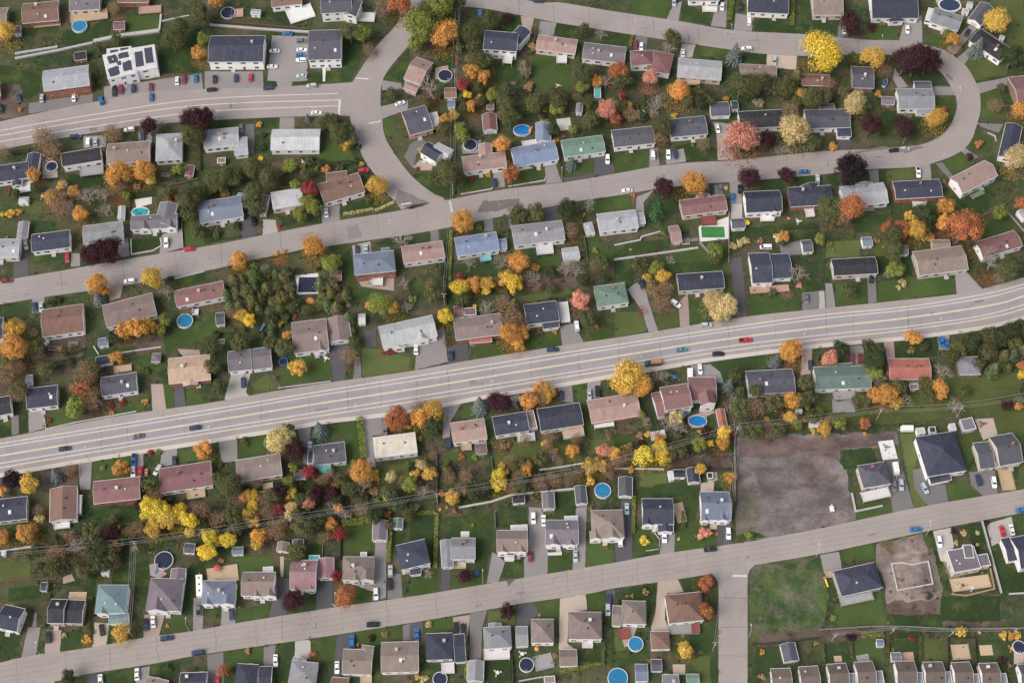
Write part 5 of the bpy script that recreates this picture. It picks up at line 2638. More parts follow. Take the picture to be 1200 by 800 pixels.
# ---------------------------------------------------------------- trees
random.seed(21)
def leaf_quad(mb, p, n, s):
    n = n.normalized(); q = n.orthogonal().normalized(); a = U(0, 6.28); w = n.cross(q)
    e1 = q * math.cos(a) + w * math.sin(a); e2 = n.cross(e1); s1, s2 = s * U(.95, 1.55), s * U(.65, 1.15)
    k = U(.5, 1)
    mb.face([p - e1 * s1 * .5, p - e2 * s2 * .5 + e1 * .1 * s, p + e1 * s1 * .5, p + e2 * s2 * .5 * k])
def rv():
    while True:
        v = Vector((U(-1, 1), U(-1, 1), U(-1, 1)))
        if .05 < v.length < 1: return v.normalized()
def crown_round(nleaf, ls, flat=1.0, nclump=30):
    mb = MB(); cl = [(Vector((0, 0, 1.15)), .5)]
    for i in range(nclump):
        d = rv(); r = U(.42, .8)
        if d.z < -.35: d.z *= -.6
        cl.append((Vector((d.x * r, d.y * r, 1.2 + d.z * r * .82 * flat)), U(.16, .42)))
    for i in range(nleaf):
        c, cr = random.choice(cl); d = rv()
        p = c + d * cr * U(.65, 1.05)
        if p.z < .35: continue
        leaf_quad(mb, p, d * .8 + (p - Vector((0, 0, .9))) * .5 + rv() * .45 + Vector((0, 0, .25)), ls)
    return mb.mesh('crown', ['leaves'])
def branches(mb, p, d, L, r, depth, n=3):
    q = p + d * L; mb.bar(p, q, r, r * .62, 5 if depth > 1 else 3)
    if depth == 0: return
    for i in range(n):
        nd_ = (d * .75 + rv() * .75); nd_.z = max(nd_.z, -.05) + .12; nd_.normalize()
        branches(mb, p + d * L * U(.55, 1), nd_, L * U(.62, .85), r * .58, depth - 1, n if depth > 1 else 4)
def trunk_full():
    mb = MB(); mb.bar((0, 0, -.1), (0.02, 0.01, .75), .085, .055, 6)
    for i in range(5):
        a = i * 1.256 + U(-.3, .3); mb.bar((0.02, .01, U(.5, .75)), (math.cos(a) * .45, math.sin(a) * .45, U(1.0, 1.5)), .045, .012, 4)
    mb.bar((0.02, .01, .75), (0, 0, 1.6), .055, .015, 5)
    return mb.mesh('trunk', ['bark'])
def bare_trunk(nt):
    mb = MB(); mb.bar((0, 0, -.1), (0, 0, .55), .06, .045, 6)
    for i in range(6):
        a = i * 1.047 + U(-.3, .3); d = Vector((math.cos(a), math.sin(a), U(.5, 1.3))).normalized()
        branches(mb, Vector((0, 0, U(.4, .6))), d, U(.5, .65), .034, 3, 3)
    branches(mb, Vector((0, 0, .55)), Vector((0, 0, 1)), .5, .035, 3, 3)
    return mb.mesh('trunk', [nt])
def sparse(nleaf, ls):
    mb = MB()
    for i in range(nleaf):
        d = rv(); r = U(.35, .98) ; p = Vector((d.x * r, d.y * r, 1.15 + d.z * r * .75))
        if p.z < .4: continue
        leaf_quad(mb, p, rv() + Vector((0, 0, .4)), ls)
    return mb.mesh('crown', ['leaves'])
def spruce():
    mb = MB(); H = 2.9; nw = 13
    for k in range(nw):
        z = .22 + (H - .3) * (k / (nw - 1)) ** 1.05; r = max(.07, (1 - z / H) ** .85 * 1.05); nb = max(5, int(13 * r + 3))
        for b in range(nb):
            a = b * 6.283 / nb + U(-.2, .2) + k * .5; L = r * U(.8, 1.08); m = max(3, int(7 * L + 2))
            for j in range(m):
                t = (j + .5) / m; pr = L * t
                p = Vector((math.cos(a) * pr, math.sin(a) * pr, z - .22 * L * t + U(-.02, .02)))
                for s in (-1, 1):
                    off = Vector((-math.sin(a), math.cos(a), 0)) * s * .05 * (1.3 - t)
                    leaf_quad(mb, p + off, Vector((math.cos(a) * .3, math.sin(a) * .3, 1)) + rv() * .4, .15)
    return mb.mesh('crown', ['needles'])
def cedar():
    mb = MB(); H = 3.3
    for i in range(1000):
        z = H * rnd() ** .8; f = z / H; r = (1 - f) ** .55 * .98 * (0.55 + .45 * min(1, f * 6)); a = U(0, 6.283)
        lump = 1 + .13 * math.sin(a * 5 + f * 9) + .08 * math.sin(a * 9 - f * 17)
        rr = r * lump * U(.72, 1.05); p = Vector((math.cos(a) * rr, math.sin(a) * rr, .1 + z))
        leaf_quad(mb, p, Vector((math.cos(a), math.sin(a), U(.1, .9))) + rv() * .4, .17)
    return mb.mesh('crown', ['needles'])
def shrub_mesh():
    mb = MB()
    cl = [(Vector((U(-.55, .55), U(-.55, .55), U(.3, .7))), U(.3, .45)) for i in range(9)]
    for i in range(420):
        c, cr = random.choice(cl); d = rv(); d.z = abs(d.z) if rnd() < .7 else d.z
        p = c + d * cr * U(.7, 1.05); p.z = max(.03, p.z); leaf_quad(mb, p, d + rv() * .6 + Vector((0, 0, .3)), .2)
    return mb.mesh('shrub', ['leaves'])
PROTO = {'S': [crown_round(1100, .17, 1, 16) for i in range(4)], 'M': [crown_round(3400, .098, 1, 30) for i in range(5)], 'L': [crown_round(7600, .064, .95, 48) for i in range(5)],
         'thin': [crown_round(420, .12, 1, 26) for i in range(3)], 'sparse': [sparse(700, .075) for i in range(3)], 'few': [sparse(120, .07) for i in range(3)], 's': [spruce() for i in range(2)], 'c': [cedar() for i in range(3)], 'u': [shrub_mesh() for i in range(4)],
         'trunk': [trunk_full() for i in range(3)]}
paint('bark_grey', 0.9, 0.2, 3, (0.36, 0.31, 0.285)); paint('bark_brown', 0.9, 0.2, 3, (0.25, 0.19, 0.155))
PROTO['btrunk'] = [bare_trunk('bark_grey') for i in range(3)]; PROTO['Btrunk'] = [bare_trunk('bark_brown') for i in range(3)]
mb = MB(); mb.bar((0, 0, -.1), (0, 0, 2.6), .07, .02, 6); PROTO['strunk'] = [mb.mesh('trunk', ['bark'])]
TREE = {'g': ((.148, .155, .066), 'olive green'), 'G': ((.088, .108, .052), 'dark green'), 'l': ((.27, .30, .07), 'yellow-green'), 'y': ((.68, .44, .09), 'golden'),
        'Y': ((.78, .58, .06), 'bright yellow'), 'o': ((.68, .345, .085), 'orange'), 'O': ((.50, .185, .08), 'rust-red'), 'r': ((.34, .055, .06), 'crimson'),
        'R': ((.085, .038, .046), 'dark burgundy'), 'K': ((.042, .030, .038), 'blackish purple'), 'p': ((.68, .31, .22), 'salmon-pink'), 'q': ((.66, .53, .25), 'pale gold'),
        'B': ((.40, .25, .13), 'thin brown'), 'b': ((.44, .34, .27), 'bare grey'), 's': ((.19, .235, .21), 'blue-green'), 'c': ((.19, .195, .085), 'green'), 'G2': ((.08, .15, .055), 'bright green')}
def inside(px, py, poly):
    c = False; n = len(poly)
    for i in range(n):
        (x0, y0), (x1, y1) = poly[i], poly[i - 1]
        if (y0 > py) != (y1 > py) and px < (x1 - x0) * (py - y0) / (y1 - y0) + x0: c = not c
    return c
ban, lawnp = [], []
for k, a, ox, oy in recs:
    if k in ('d', 'a'): ban.append(PX(a[1:], ox, oy))
    if k == 'l': lawnp.append(PX(a[1:], ox, oy))
ban.append(Fx('862 512 1052 507 1003 610 863 635')); lawnp.append(Fx('878 664 962 650 972 700 965 735 890 744 880 742'))
ban = [(min(p[0] for p in q), min(p[1] for p in q), max(p[0] for p in q), max(p[1] for p in q), q) for q in ban]
lawnp = [(min(p[0] for p in q), min(p[1] for p in q), max(p[0] for p in q), max(p[1] for p in q), q) for q in lawnp]
hit = lambda S, x, y: any(b[0] <= x <= b[2] and b[1] <= y <= b[3] and inside(x, y, b[4]) for b in S)
roads_px = []
for o in list(sc.objects):
    if o.name.startswith(('short_avenue', 'connector_street', 'loop_street', 'main_avenue', 'lower_street', 'side_street')): roads_px.append([(v.co.x, v.co.y) for v in o.data.vertices])
roads_px = [(min(p[0] for p in q), min(p[1] for p in q), max(p[0] for p in q), max(p[1] for p in q), q) for q in roads_px]
litter = []
ntree = 0
def free(x, y, m):
    for h in houses + sheds:
        if abs(x - h.px[0]) < h.w * 1.42 + m and abs(y - h.px[1]) < h.d * 1.25 + m + 2: return False
    for q in recs:
        if q[0] in ('P', 'Q'):
            o_ = 1 if q[0] == 'P' else 0
            if math.hypot(x - q[2] - float(q[1][o_]) / 5, y - q[3] - float(q[1][o_ + 1]) / 5) < 14: return False
    g_ = at(x, y, 0)
    if any(hit(roads_px, g_.x + a_, g_.y + b_) for a_, b_ in ((0, 0), (3, 0), (-3, 0), (0, 3), (0, -3))): return False
    return not hit(ban, x, y) and not hit(lawnp, x, y)
ZONES = [(480, 95, 1000, 152, 46), (560, 300, 860, 345, 12), (0, 195, 400, 240, 26), (250, 300, 480, 400, 14), (0, 370, 250, 430, 16), (900, 270, 1190, 300, 10), (1090, 20, 1195, 150, 4), (560, 40, 720, 120, 10), (0, 600, 240, 680, 12), (860, 440, 1190, 500, 14), (380, 550, 700, 600, 14)]
for x0, y0, x1, y1, n in ZONES:
    k_ = 0
    for t_ in range(n * 12):
        x, y = U(x0, x1), U(y0, y1)
        if not free(x, y, 3): continue
        recs.append((random.choice('ttu'), ['%.1f' % (x * 5), '%.1f' % (y * 5), '%.1f' % U(20, 42), random.choice('gggggGGGGBBBblloy')], 0, 0)); k_ += 1
        if k_ >= n: break
for i in range(95):
    x = U(95, 856); mid = 632 - .163 * (x - 160) - 16
    y = mid + U(-30, 26)
    if x > 640 and y > mid + 8: continue
    if 400 < x < 530 and y > mid + 14: continue
    recs.append((random.choice('tttu'), ['%.1f' % (x * 5), '%.1f' % (y * 5), '%.1f' % U(22, 46), random.choice('BBBBggGgboROylq')], 0, 0))
for k, a, ox, oy in recs:
    if k not in 'tu' or len(k) > 1: continue
    x, y, r = fnum(a[:3]); code = a[3]; px, py = ox + x / 5, oy + y / 5; rm = r / 5 / scale_at(px, py)
    if k == 'u':
        p = at(px, py, rm * .5); c = TREE[code if code in TREE else 'g'][0]
        z = rm * U(.8, 1.1)
        o = link('shrub', random.choice(PROTO['u']), None, jit(c, .15), (p.x, p.y, 0), U(0, 6.28), (rm * 1.05, rm * 1.05, z))
        later(o, TREE[code][1] + ' shrub', 'shrub', 'garden shrubs', px, py); continue
    hs = U(.92, 1.15); ccol = jit(TREE[code][0], .14)
    if code in ('c', 'G2'):
        rm *= U(.75, 1.25); px += U(-2.2, 2.2); py += U(-2.2, 2.2); ccol = tuple(q * w_ for q, w_ in zip(ccol, (U(.8, 1.25), U(.9, 1.15), U(.8, 1.3))))
        xy = rm * 1.2; zz = rm * U(.7, 1.3) * (1 if code == 'c' else 1.2); cz = 1.5 * zz; nm, cat, grp, noun = 'cedar_tree', 'cedar', 'columnar cedars', TREE[code][1] + ' columnar cedar'
        tr, cr = PROTO['strunk'][0], random.choice(PROTO['c'] if rnd() < .7 or code == 'G2' else PROTO['M'])
    elif code == 's':
        xy = rm; zz = rm * U(.85, 1.05); cz = .9 * zz; nm, cat, grp, noun = 'spruce_tree', 'spruce', 'blue-green spruces', 'blue-green spruce'
        tr, cr = PROTO['strunk'][0], random.choice(PROTO['s'])
    elif code in 'bB':
        xy = rm * 1.12; zz = rm * hs * 1.25; cz = 1.1 * zz; nm, cat, grp = 'bare_tree', 'bare tree', 'trees losing their leaves'
        noun = 'bare grey tree' if code == 'b' else 'thinning brown tree'
        tr = random.choice(PROTO['btrunk' if code == 'b' else 'Btrunk']); cr = random.choice(PROTO['few' if code == 'b' else 'sparse'])
    else:
        xy = rm * 1.2; zz = rm * hs * 1.38; cz = 1.25 * zz; nm, cat, grp = 'green_tree', 'tree', 'green trees among the houses'
        if code in 'yYoOrpq': nm, cat, grp = 'autumn_tree', 'autumn tree', 'trees in autumn colour'
        if code in 'RK': nm, cat, grp = 'purple_leaved_tree', 'purple tree', 'dark purple trees'
        noun = ('large ' if rm > 4.2 else 'small ' if rm < 2.2 else '') + TREE[code][1] + ' tree'
        tr = random.choice(PROTO['trunk']); cr = random.choice(PROTO['S' if rm < 2.1 else 'M' if rm < 4.0 else 'L'])
    p = at(px, py, cz); e = empty(nm, (p.x, p.y, 0), U(0, 6.28)); ax = U(.86, 1.14) if code not in ('s', 'c', 'G2') else 1; e.scale = (xy * ax, xy / ax, zz)
    if code in 'bB' and True:
        link('trunk', tr, e); link('crown', cr, e, ccol)
    else:
        link('trunk', tr, e); link('crown', cr, e, ccol)
    later(e, noun, cat, grp, px, py); ntree += 1
    if code in 'yYoOpqB' and rm > 2.3 and rnd() < .6: litter.append((p.x, p.y, rm * U(1.2, 1.7), code))
# fallen leaves
random.seed(22)
mb = MB()
for i in range(420):
    rr = math.sqrt(rnd()) ** 1.3; an = U(0, 6.283); p = Vector((rr * math.cos(an), rr * math.sin(an), U(0, .004)))
    leaf_quad(mb, p, Vector((U(-.2, .2), U(-.2, .2), 1)), .07)
LIT = mb.mesh('fallen_leaves', ['leaves'])
for k, a, ox, oy in recs:
    if k != 'n': continue
    x, y, r = fnum(a[:3]); px, py = ox + x / 5, oy + y / 5; rm = r / 5 / scale_at(px, py); p = at(px, py, .21)
    o = link('fallen_leaves', LIT, None, jit(tuple(x * .62 for x in TREE[a[3]][0])), p, U(0, 6.28), (rm, rm, rm)); tag(o, kind='stuff')
# undergrowth: weeds, low garden plants and brush in the rough yards (nobody could count them)
foot = [(h.c, h.ang, h.w / 2 + .5, h.d / 2 + .5) for h in houses + sheds]
from mathutils import noise as mnoise
UG = {'G': (.055, .075, .03), 'g': (.11, .105, .048), 'B': (.20, .125, .075), 'O': (.34, .15, .06), 'q': (.30, .25, .13)}
ug = {c: MB() for c in UG}
for i in range(16000):
    px, py = U(-10, 1210), U(-10, 810)
    thick = (632 - .163 * (px - 160)) if px < 860 else (500 - (px - 860) * .09)
    inthick = abs(py - (thick - 14)) < (34 if px < 860 else 14)
    if not inthick and rnd() < .45: continue
    if hit(ban, px, py): continue
    if hit(lawnp, px, py) and rnd() < .93: continue
    p = at(px, py, 0)
    if mnoise.noise(p * .05) < (-.5 if inthick else -.05) and rnd() < .8: continue
    if hit(roads_px, p.x, p.y): continue
    bad = False
    for c, an, hw, hd in foot:
        d = p - c
        if abs(d.x) < 30 and abs(d.y) < 30:
            lx, ly = d.x * math.cos(-an) - d.y * math.sin(-an), d.x * math.sin(-an) + d.y * math.cos(-an)
            if abs(lx) < hw and abs(ly) < hd: bad = True; break
    if bad: continue
    t = mnoise.noise(p * .03 + Vector((9, 9, 9))); r = rnd()
    c = 'G' if r < .36 else 'g' if r < .64 else 'B' if r < (.86 if inthick else .76) else 'O' if r < .9 + .08 * t else 'q'
    R0 = U(.4, 1.0) * (1.7 if inthick else 1); H0 = R0 * U(.5, 1.2)
    for j in range(int(9 + 9 * R0)):
        d = rv(); leaf_quad(ug[c], p + Vector((d.x * R0, d.y * R0, abs(d.z) * H0 + .04)), d + Vector((0, 0, .6)) + rv() * .4, .42)
for c in UG: tag(link('undergrowth', ug[c].mesh('undergrowth', ['leaves']), None, UG[c]), kind='stuff')
for x, y, r, code in litter:
    if any(inside(x, y, q[4]) for q in roads_px): continue
    o = link('fallen_leaves', LIT, None, jit(tuple(q * .55 for q in TREE[code][0])), (x, y, .211), U(0, 6.28), (r, r, r)); tag(o, kind='stuff')
# hedges
for k, a, ox, oy in recs:
    if k != 'h': continue
    wpx, ht, code = float(a[0]), float(a[1]), a[2]; pts = [at(x, y, 0) for x, y in PX(a[3:], ox, oy)]
    w = max(.9, wpx / 5 / 2.9 * .8); mb = MB(); o0 = pts[0]
    for i in range(len(pts) - 1):
        A, B = pts[i], pts[i + 1]; L = (B - A).length; t = (B - A).normalized(); nn = Vector((-t.y, t.x, 0))
        for j in range(int(L * (w + 2 * ht) * 16)):
            u = U(0, L); q = U(-1, 1); side = rnd()
            bump = 1 + .1 * math.sin(u * 1.9) + .07 * math.sin(u * 4.3)
            if side < .5: p = A + t * u + nn * q * w / 2 + Vector((0, 0, ht * bump * U(.9, 1.03))); n = Vector((0, 0, 1))
            else:
                s = 1 if side < .75 else -1; p = A + t * u + nn * s * w / 2 * bump * U(.85, 1.05) + Vector((0, 0, U(.05, ht))); n = nn * s
            leaf_quad(mb, p - o0, n + rv() * .5, .33)
    o = link('hedge', mb.mesh('hedge', ['needles']), None, jit(TREE[code][0], .12), o0)
    q = PX(a[3:], ox, oy); mx, my = sum(p[0] for p in q) / len(q), sum(p[1] for p in q) / len(q)
    later(o, 'clipped %s hedge' % TREE[code][1], 'hedge', 'garden hedges', mx, my)

# ---------------------------------------------------------------- fences and low walls
random.seed(31)
FC = {'white': (.58, .57, .56), 'brown': (.17, .1, .07), 'dark': (.07, .06, .055), 'grey': (.32, .31, .31), 'tan': (.4, .3, .2)}
for k, a, ox, oy in recs:
    if k == 'w':
        th, ht = float(a[1]), float(a[2]); pts = [at(x, y, 0) for x, y in PX(a[3:], ox, oy)]; mb = MB(); o0 = pts[0]
        for i in range(len(pts) - 1):
            A, B = pts[i] - o0, pts[i + 1] - o0; t = (B - A).normalized(); nn = Vector((-t.y, t.x, 0)) * th / 2; e = t * th * .45
            A2, B2 = A - (e if i else e * 0), B - e * .0
            zz = ht + .004 * i; q = [A2 - nn, B2 - nn, B2 + nn, A2 + nn]
            mb.hexa([(v.x, v.y, -.2) for v in q], [(v.x, v.y, zz) for v in q])
        o = link('garden_wall', mb.mesh('garden_wall', ['stone']), None, jit(tuple(x * .72 for x in FC[a[0]])), o0); noun = 'low %s garden wall' % a[0]
    elif k == 'f':
        ht = float(a[1]); pts = [at(x, y, 0) for x, y in PX(a[2:], ox, oy)]; o0 = pts[0]; c = jit(FC[a[0]])
        o = empty('fence', o0); pb, sb = MB(), MB()
        for i in range(len(pts) - 1):
            A, B = pts[i] - o0, pts[i + 1] - o0; L = (B - A).length; t = (B - A).normalized(); nn = Vector((-t.y, t.x, 0)) * .03
            n = max(1, int(L / 2.4))
            for j in range(n + 1):
                p = A.lerp(B, j / n); sb.box(p.x - .07, p.y - .07, -.1, p.x + .07, p.y + .07, ht + .1)
            for z0, z1 in ((.08, ht * .48), (ht * .52, ht)):
                q = [A - nn, B - nn, B + nn, A + nn]; pb.hexa([(v.x, v.y, z0) for v in q], [(v.x, v.y, z1) for v in q])
        link('panel', pb.mesh('panel', ['woodwork']), o, c); link('post', sb.mesh('post', ['woodwork']), o, c); noun = '%s panel fence' % a[0]
    else: continue
    q = PX(a[3:] if k == 'w' else a[2:], ox, oy); mx, my = sum(p[0] for p in q) / len(q), sum(p[1] for p in q) / len(q)
    later(o, noun, 'garden wall' if k == 'w' else 'fence', 'low garden walls' if k == 'w' else 'garden fences', mx, my)

# ---------------------------------------------------------------- pools, trampolines, parasols, foundation
def ring(mb, ro, ri, z0, z1, sx=1, sy=1, n=28, mi=0):
    for i in range(n):
        a, b = 2 * math.pi * i / n, 2 * math.pi * (i + 1) / n
        P = lambda r, t, z: (math.cos(t) * r * 1.0 * (1 if r else 1), math.sin(t) * r, z)
        def q(rx, t, z): return (math.cos(t) * (sx + rx), math.sin(t) * (sy + rx), z)
        mb.hexa([q(ri, a, z0), q(ro, a, z0), q(ro, b, z0), q(ri, b, z0)], [q(ri, a, z1), q(ro, a, z1), q(ro, b, z1), q(ri, b, z1)], mi)
def disc(mb, sx, sy, z, n=28, mi=0):
    mb.face([(math.cos(2 * math.pi * i / n) * sx, math.sin(2 * math.pi * i / n) * sy, z) for i in range(n)], mi)
for k, a, ox, oy in recs:
    if k in 'PQ' and len(k) == 1:
        if k == 'P': kind, cx, cy, rx = a[0], float(a[1]), float(a[2]), float(a[3]); ry = float(a[4]) if len(a) > 4 else rx
        else: kind, (cx, cy, rx, ry) = 'q', fnum(a)
        px, py = ox + cx / 5, oy + cy / 5; s = scale_at(px, py); fore = math.cos(TILT - math.atan((400 - py) / FPX) * -1) if False else .9
        above = kind in 'rko'; zt = 1.15 if above else .2
        p = at(px, py, zt); X = rx / 5 / s; Y = X if ry == rx else ry / 5 / s / .88
        o = empty('swimming_pool', (p.x, p.y, 0)); w1, w2 = MB(), MB()
        if kind in 'qG':
            w = .6
            for x0, y0, x1, y1 in ((-X - w, -Y - w, X + w, -Y), (-X - w, Y, X + w, Y + w), (-X - w, -Y, -X, Y), (X, -Y, X + w, Y)): w1.box(x0, y0, -.1, x1, y1, zt + .03)
            w2.face([(-X, -Y, zt - .02), (X, -Y, zt - .02), (X, Y, zt - .02), (-X, Y, zt - .02)])
        else:
            ring(w1, .22 if above else .5, 0, -.1, zt + .05, X, Y); disc(w2, X, Y, zt - .1 if above else zt - .03)
        wc = {'r': (.025, .17, .32), 'o': (.02, .16, .42), 'k': (.025, .032, .06), 'i': (.03, .05, .09), 'I': (.03, .32, .38), 'q': (.025, .032, .06), 'G': (.05, .20, .055)}[kind]
        link('pool_wall', w1.mesh('pool_wall', ['plain']), o, (.60, .60, .60)); link('water' if kind in 'roI' else 'pool_cover', w2.mesh('water', ['water']), o, jit(wc, .08))
        if above:
            la = MB(); an = U(3.6, 5.6); lx, ly = math.cos(an) * (X + .25), math.sin(an) * (Y + .25)
            for q in (-.3, .3): la.bar((lx + q, ly, 0), (lx + q, ly, zt + .8), .05, .05, 5); la.bar((lx + q, ly, zt + .8), (lx + q - math.cos(an) * .9, ly - math.sin(an) * .9, zt + .5), .05, .05, 5)
            for z in (.3, .6, .9): la.bar((lx - .3, ly, z), (lx + .3, ly, z), .05, .05, 5)
            link('ladder', la.mesh('ladder', ['trim_white']), o)
        noun = {'r': 'round blue above-ground pool', 'o': 'oval blue pool', 'k': 'round pool under a dark cover', 'i': 'dark oval in-ground pool', 'I': 'oval turquoise in-ground pool', 'q': 'pool under a rectangular dark cover', 'G': 'rectangular pool under a green cover'}[kind]
        later(o, noun, 'pool', 'backyard swimming pools', px, py)
    elif k == 'J':
        cx, cy, r = fnum(a); px, py = ox + cx / 5, oy + cy / 5; X = r / 5 / scale_at(px, py); p = at(px, py, .8); o = empty('trampoline', (p.x, p.y, 0))
        m1, m2, m3 = MB(), MB(), MB(); ring(m1, 0, -.4, .75, .85, X, X); disc(m2, X - .4, X - .4, .8)
        for i in range(6): an = i * 1.047; m3.bar((math.cos(an) * (X - .1), math.sin(an) * (X - .1), 0), (math.cos(an) * (X - .1), math.sin(an) * (X - .1), .76), .04, .04, 5)
        link('pad', m1.mesh('pad', ['plain']), o, (.03, .12, .42)); link('mat', m2.mesh('mat', ['dark_rubber']), o); link('leg', m3.mesh('leg', ['metal_grey']), o)
        later(o, 'round trampoline', 'trampoline', None, px, py)
    elif k == 'p':
        cx, cy, r = fnum(a[:3]); px, py = ox + cx / 5, oy + cy / 5; X = r / 5 / scale_at(px, py) * 1.2; p = at(px, py, 2.2); o = empty('parasol', (p.x, p.y, 0))
        m1, m2 = MB(), MB()
        for i in range(8):
            t0, t1 = i * .7854, (i + 1) * .7854; m1.face([(math.cos(t0) * X, math.sin(t0) * X, 2.1), (math.cos(t1) * X, math.sin(t1) * X, 2.1), (0, 0, 2.65)]); 
        m2.bar((0, 0, 0), (0, 0, 2.6), .03, .03, 6); m2.bar((0, 0, 0), (0, 0, .12), .28, .25, 10)
        link('canopy', m1.mesh('canopy', ['plain']), o, {'yellow': (.75, .55, .05), 'orange': (.7, .28, .06), 'red': (.45, .1, .08)}[a[3]]); link('pole', m2.mesh('pole', ['metal_grey']), o)
        later(o, a[3] + ' garden parasol', 'parasol', None, px, py)
    elif k == 'Z':
        pts = [at(x, y, .7) for x, y in PX(a, ox, oy)]; cpt = sum(pts, Vector()) / len(pts); mb = MB(); n = len(pts)
        for i in range(n):
            A, B = pts[i] - cpt, pts[(i + 1) % n] - cpt; t = (B - A).normalized(); nn = Vector((-t.y, t.x, 0)) * .18; A = A - t * .18; B = B - t * .19
            q = [A - nn, B - nn, B + nn, A + nn]; mb.hexa([(v.x, v.y, -.3) for v in q], [(v.x, v.y, 0.7 + .003 * i) for v in q])
        o = link('house_foundation', mb.mesh('house_foundation', ['stone']), None, (.50, .48, .45), (cpt.x, cpt.y, 0))
        tag(o, 'open concrete foundation wall of an unbuilt house on the bare dirt plot', 'foundation')

# ---------------------------------------------------------------- vehicles
random.seed(41)
def loft(mb, st, mi=0):
    """stations: (x, halfwidth_low, halfwidth_high, z0, z1)"""
    rings = []
    for x, w0, w1, z0, z1 in st:
        zm = z0 + (z1 - z0) * .55
        rings.append([(x, -w0, z0), (x, -w1, zm), (x, -w1 * .9, z1), (x, w1 * .9, z1), (x, w1, zm), (x, w0, z0)])
    n0 = len(mb.v)
    for r in rings: mb.v += r
    for i in range(len(rings) - 1):
        for j in range(6):
            jj = (j + 1) % 6; mb.f.append((n0 + i * 6 + j, n0 + i * 6 + jj, n0 + (i + 1) * 6 + jj, n0 + (i + 1) * 6 + j)); mb.m.append(mi)
    mb.f.append(tuple(n0 + j for j in range(5, -1, -1))); mb.m.append(mi); e = n0 + (len(rings) - 1) * 6; mb.f.append(tuple(e + j for j in range(6))); mb.m.append(mi)
def car_meshes(kind):
    b, g = MB(), MB()
    if kind == 'sedan':
        loft(b, [(-2.3, .70, .76, .35, .80), (-2.15, .80, .86, .25, .93), (-1.5, .84, .90, .22, .97), (1.0, .84, .90, .22, .95), (1.75, .82, .88, .24, .86), (2.2, .74, .80, .3, .72), (2.32, .62, .68, .36, .62)])
        gx = (-1.75, -1.05, .35, 1.15); zt = 1.43; wl, wt = .80, .62
    elif kind == 'suv':
        loft(b, [(-2.35, .78, .84, .4, 1.0), (-2.2, .86, .92, .3, 1.1), (0.9, .88, .94, .28, 1.08), (1.8, .86, .92, .3, 1.0), (2.25, .78, .84, .36, .85), (2.36, .68, .74, .4, .75)])
        gx = (-2.25, -1.95, .35, 1.1); zt = 1.72; wl, wt = .86, .70
    elif kind == 'pickup':
        loft(b, [(-2.75, .84, .9, .45, 1.05), (-2.6, .88, .94, .38, 1.1), (-.75, .88, .94, .36, 1.1), (1.2, .88, .94, .34, 1.1), (2.2, .86, .92, .36, 1.02), (2.65, .78, .84, .42, .85)])
        gx = (-.75, -.55, .7, 1.35); zt = 1.78; wl, wt = .86, .72
        b.box(-2.5, -.74, 1.11, -.9, .74, 1.115, 1)
    else:   # van
        loft(b, [(-2.5, .84, .9, .4, 1.15), (-2.4, .9, .96, .3, 1.2), (1.3, .9, .96, .3, 1.15), (2.1, .86, .92, .34, .98), (2.5, .74, .8, .4, .8)])
        gx = (-2.42, -2.25, 1.05, 1.95); zt = 1.95; wl, wt = .90, .78
    zl = .95 if kind == 'sedan' else 1.08
    q = lambda x, w, z: [(x, -w, z), (x, w, z)]
    x0, x1, x2, x3 = gx
    g.hexa([(x0, -wl, zl - .08), (x3, -wl, zl - .08), (x3, wl, zl - .08), (x0, wl, zl - .08)], [(x1, -wt, zt - .05), (x2, -wt, zt - .05), (x2, wt, zt - .05), (x1, wt, zt - .05)])
    e = .06
    b.hexa([(x1 - e, -wt - e, zt - .06), (x2 + e, -wt - e, zt - .06), (x2 + e, wt + e, zt - .06), (x1 - e, wt + e, zt - .06)], [(x1 + .1, -wt + .04, zt + .02), (x2 - .1, -wt + .04, zt + .02), (x2 - .1, wt - .04, zt + .02), (x1 + .1, wt - .04, zt + .02)])
    for s in (-1, 1):
        for xa, xb in ((x0, x1), (x3, x2)):
            b.bar((xa, s * wl, zl - .05), (xb, s * wt, zt - .04), .06, .06, 4)
        xm = (x1 + x2) / 2; b.bar((xm - .1, s * (wl + .01), zl - .05), (xm - .1, s * (wt + .02), zt - .04), .06, .05, 4)
    L = MB()
    xf = max(v[0] for v in b.v)
    for s in (-1, 1): L.box(xf - .14, s * .62 - .16, .6, xf - .0, s * .62 + .16, .74)
    return b.mesh('body', ['carpaint', 'dark_rubber']), g.mesh('windows', ['glass']), L.mesh('headlight', ['trim_white'])
mb = MB(); mb.bar((0, -.11, 0), (0, .11, 0), .33, .33, 14, 0); mb.bar((0, -.115, 0), (0, .115, 0), .19, .19, 10, 1); WHEEL = mb.mesh('wheel', ['dark_rubber', 'metal_grey'])
CAR = {k: car_meshes(k) for k in ('sedan', 'suv', 'pickup', 'van')}
CC = {'white': (.78, .78, .78), 'silver': (.42, .43, .45), 'lightblue': (.40, .48, .52), 'grey': (.14, .145, .155), 'black': (.018, .02, .026), 'navy': (.03, .05, .10), 'blue': (.03, .14, .36),
      'red': (.48, .03, .05), 'maroon': (.20, .03, .04), 'teal': (.10, .22, .26), 'orange': (.42, .2, .12), 'green': (.02, .035, .03)}
CW = {'lightblue': 'pale blue', 'navy': 'dark blue'}
onst = []
